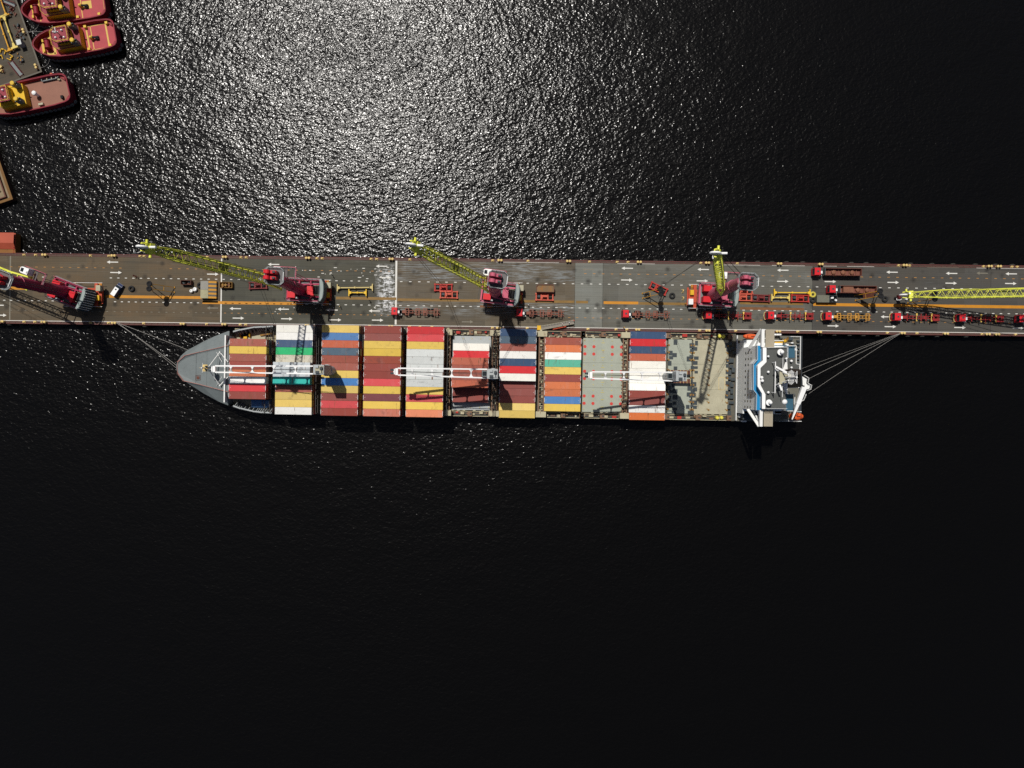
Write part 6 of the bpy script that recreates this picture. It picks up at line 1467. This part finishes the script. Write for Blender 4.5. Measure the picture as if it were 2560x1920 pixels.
tug((86, 116), 190.4, 'red tug with yellow framed aft deck and bow, middle of the three', 2)
T3 = tug((-44, 263), 192.5, 'tug with bare salmon aft deck and ochre house, cut by the left edge', 3, 30.0, 10.6)
def dinghy():
    o = P(125, 194.5, WATER_Z+3.6); root = empty('work_dinghy', (o.x, o.y, WATER_Z+3.13), R(12.5), 'grey dinghy with pale cross benches lying on the salmon tug deck', 'dinghy')
    out = [(-2.9, -.7), (2.0, -.75), (2.9, -.3), (2.9, .3), (2.0, .75), (-2.9, .7)]; b = MB()
    b.prism(out, 0, .18, 0)
    for p, q in zip(out, out[1:]+out[:1]): b.beam((*p, .4), (*q, .4), .22, .6, 0)
    b.build('hull', mgrey, root); b = MB()
    for x in (-1.1, .5, 2.0): b.cbox(x, 0, .5, .3, 1.25, .1)
    b.build('bench', hatchb, root)
dinghy()
b = MB(); b.lathe([(.15, 0), (.5, .25), (.5, .6), (.15, .9)], 12); o = tag(b.build('marker_buoy', paint('buoy coral', None, raw=(.55, .13, .08), var=.1)), 'small coral float beside the grey dinghy on the salmon tug', 'buoy'); o.location = P(130.5, 187.5, WATER_Z+3.13)
# ---------------------------------------------------------------- gear on the grey barge
zb = -1.27
def bplace(src, first, px, py, deg, label, grp): return place(src, first, px, py, deg, label, grp, zb)
lbo = make_beam(11.6, bo_)
bplace(lbo, True, 15.5, 90, -71, 'orange yellow lifting beam on the barge, left of the pale one', 'lifting beams lying about')
bplace(lb4, False, 28, 83, -71, 'pale yellow lifting beam on the barge, right of the orange yellow one', 'lifting beams lying about').scale = (1.92, 1.0, 1)
bplace(lbo, False, 7, 2, -71, 'orange yellow lifting beam at the top left corner of the barge', 'lifting beams lying about')
skip(58.5, 113.5, 1.5, 1.7, 2.4, lgrey, (0, None, 0), 'pale grey cabinet standing on the barge near the middle tug', 'cabinet', 'barge_cabinet')
c_ = [o for o in COL.objects if o.name.startswith('barge_cabinet')][0]; c_.location = P(58.5, 113.5, zb); c_.rotation_euler.z = R(16)
q = MB(); q.box(-.8, -.9, 2.3, .8, .9, 2.42); q.build('lid', paint('cabinet lid', None, raw=(.50, .52, .50), var=.05), c_)
def trestle(px, py, deg, L, W, label):
    root = empty('lattice_gangway', P(px, py, zb), R(deg), label, 'gangway'); b = MB()
    for s in (-1, 1): b.beam((-L/2, s*W/2, 1.1), (L/2, s*W/2, 1.1), .16, .16); b.beam((-L/2, s*W/2, .1), (L/2, s*W/2, .1), .16, .16)
    k = int(L/1.2)
    for i in range(k+1):
        x = -L/2+L*i/k; b.beam((x, -W/2, .1), (x, W/2, .1), .09, .09)
        for s in (-1, 1): b.tube((x, s*W/2, .1), (x, s*W/2, 1.1), .06, .06, 5)
        if i < k:
            for s in (-1, 1): b.tube((x, s*W/2, .1), (x+L/k, s*W/2, 1.1), .05, .05, 5)
    b.build('lattice', dred, root); b = MB(); b.box(-L/2+.1, -W/2+.12, .15, L/2-.1, W/2-.12, .19); b.build('walkway', mgrey, root)
trestle(42, 172, -52, 5.8, 1.5, 'dark red lattice gangway lying near the lower edge of the grey barge')
trestle(22, 8, -22, 5.0, 1.4, 'dark red lattice gangway at the top edge of the grey barge')
def bracket(px, py, deg, label):
    root = empty('yellow_bracket', P(px, py, zb), R(deg), label, 'bracket', 'yellow brackets on the barge'); b = MB()
    b.beam((-.7, -.8, .3), (.7, -.8, .3), .2, .3); b.beam((-.7, .8, .3), (.7, .8, .3), .2, .3); b.beam((.7, -.9, .3), (.7, .9, .3), .25, .35); b.build('frame', yellow, root)
    b = MB(); b.cbox(.7, 0, .475, .4, .5, .3); b.build('lug', yellow, root)
bracket(26, 144, -30, 'yellow bracket below the orange yellow lifting beam on the barge'); bracket(9, 130, 70, 'yellow bracket nearest the left edge, upper one'); bracket(2, 146, 110, 'yellow bracket nearest the left edge, lower one')
random.seed(21)
def pile(px, py, label, n, mats_, spread):
    root = empty('gear_pile', P(px, py, zb), R(-70), label, 'gear pile', 'piles of gear on the barge'); b = MB()
    for i in range(n): b.cbox(random.uniform(-spread, spread), random.uniform(-spread*.5, spread*.5), 0, random.uniform(.2, 1.2), random.uniform(.2, .7), random.uniform(.2, .9), random.randrange(2), random.uniform(0, 180))
    b.build('heap', mats_, root); b = MB()
    for i in range(5): a_ = random.uniform(-spread, spread); b.tube((a_, random.uniform(-1, 1), .3), (a_+random.uniform(-1.5, 1.5), random.uniform(-1, 1), .9), .06, .06, 5)
    b.build('poles', dred, root)
pile(48, 82, 'heap of dark gear and poles between the pale beam and the barge bollards', 16, [dgrey, rustbrown], 2.6)
pile(50, 147, 'heap of yellowish gear below the pale grey cabinet on the barge', 12, [ochre, dgrey], 1.8)
pile(30, 28, 'heap of dark gear beside the top end of the pale lifting beam', 10, [dgrey, rustbrown], 1.8)
pile(4, 175, 'heap of pale yellow crates at the left edge of the barge', 10, [paleyel, hatchb], 1.3)
first[0] = False
for k, (px, py) in enumerate(((62.5, 80.5), (93.5, 168.5))):
    place(boll, False, px, py, -71, ('yellow twin bollard on the barge edge by the middle tug bow', 'yellow twin bollard on the barge corner near the salmon tug')[k], 'mooring bollards on the barge', zb)
line((P(61, 78, zb+.9), P(120, 78.5, WATER_Z+4.5)), 'thin rope from the barge bollard to the middle tug', .05, .3, 'mooring ropes of the tugs', 6)
line((P(64, 83, zb+.9), P(98, 58, WATER_Z+4.4)), 'slack rope from the barge bollard to the top tug', .05, 1.2, 'mooring ropes of the tugs', 8)
line((P(95, 170, zb+.9), P(124, 148, WATER_Z+4.2)), 'slack rope from the barge corner bollard to the middle tug', .05, 1.4, 'mooring ropes of the tugs', 8)
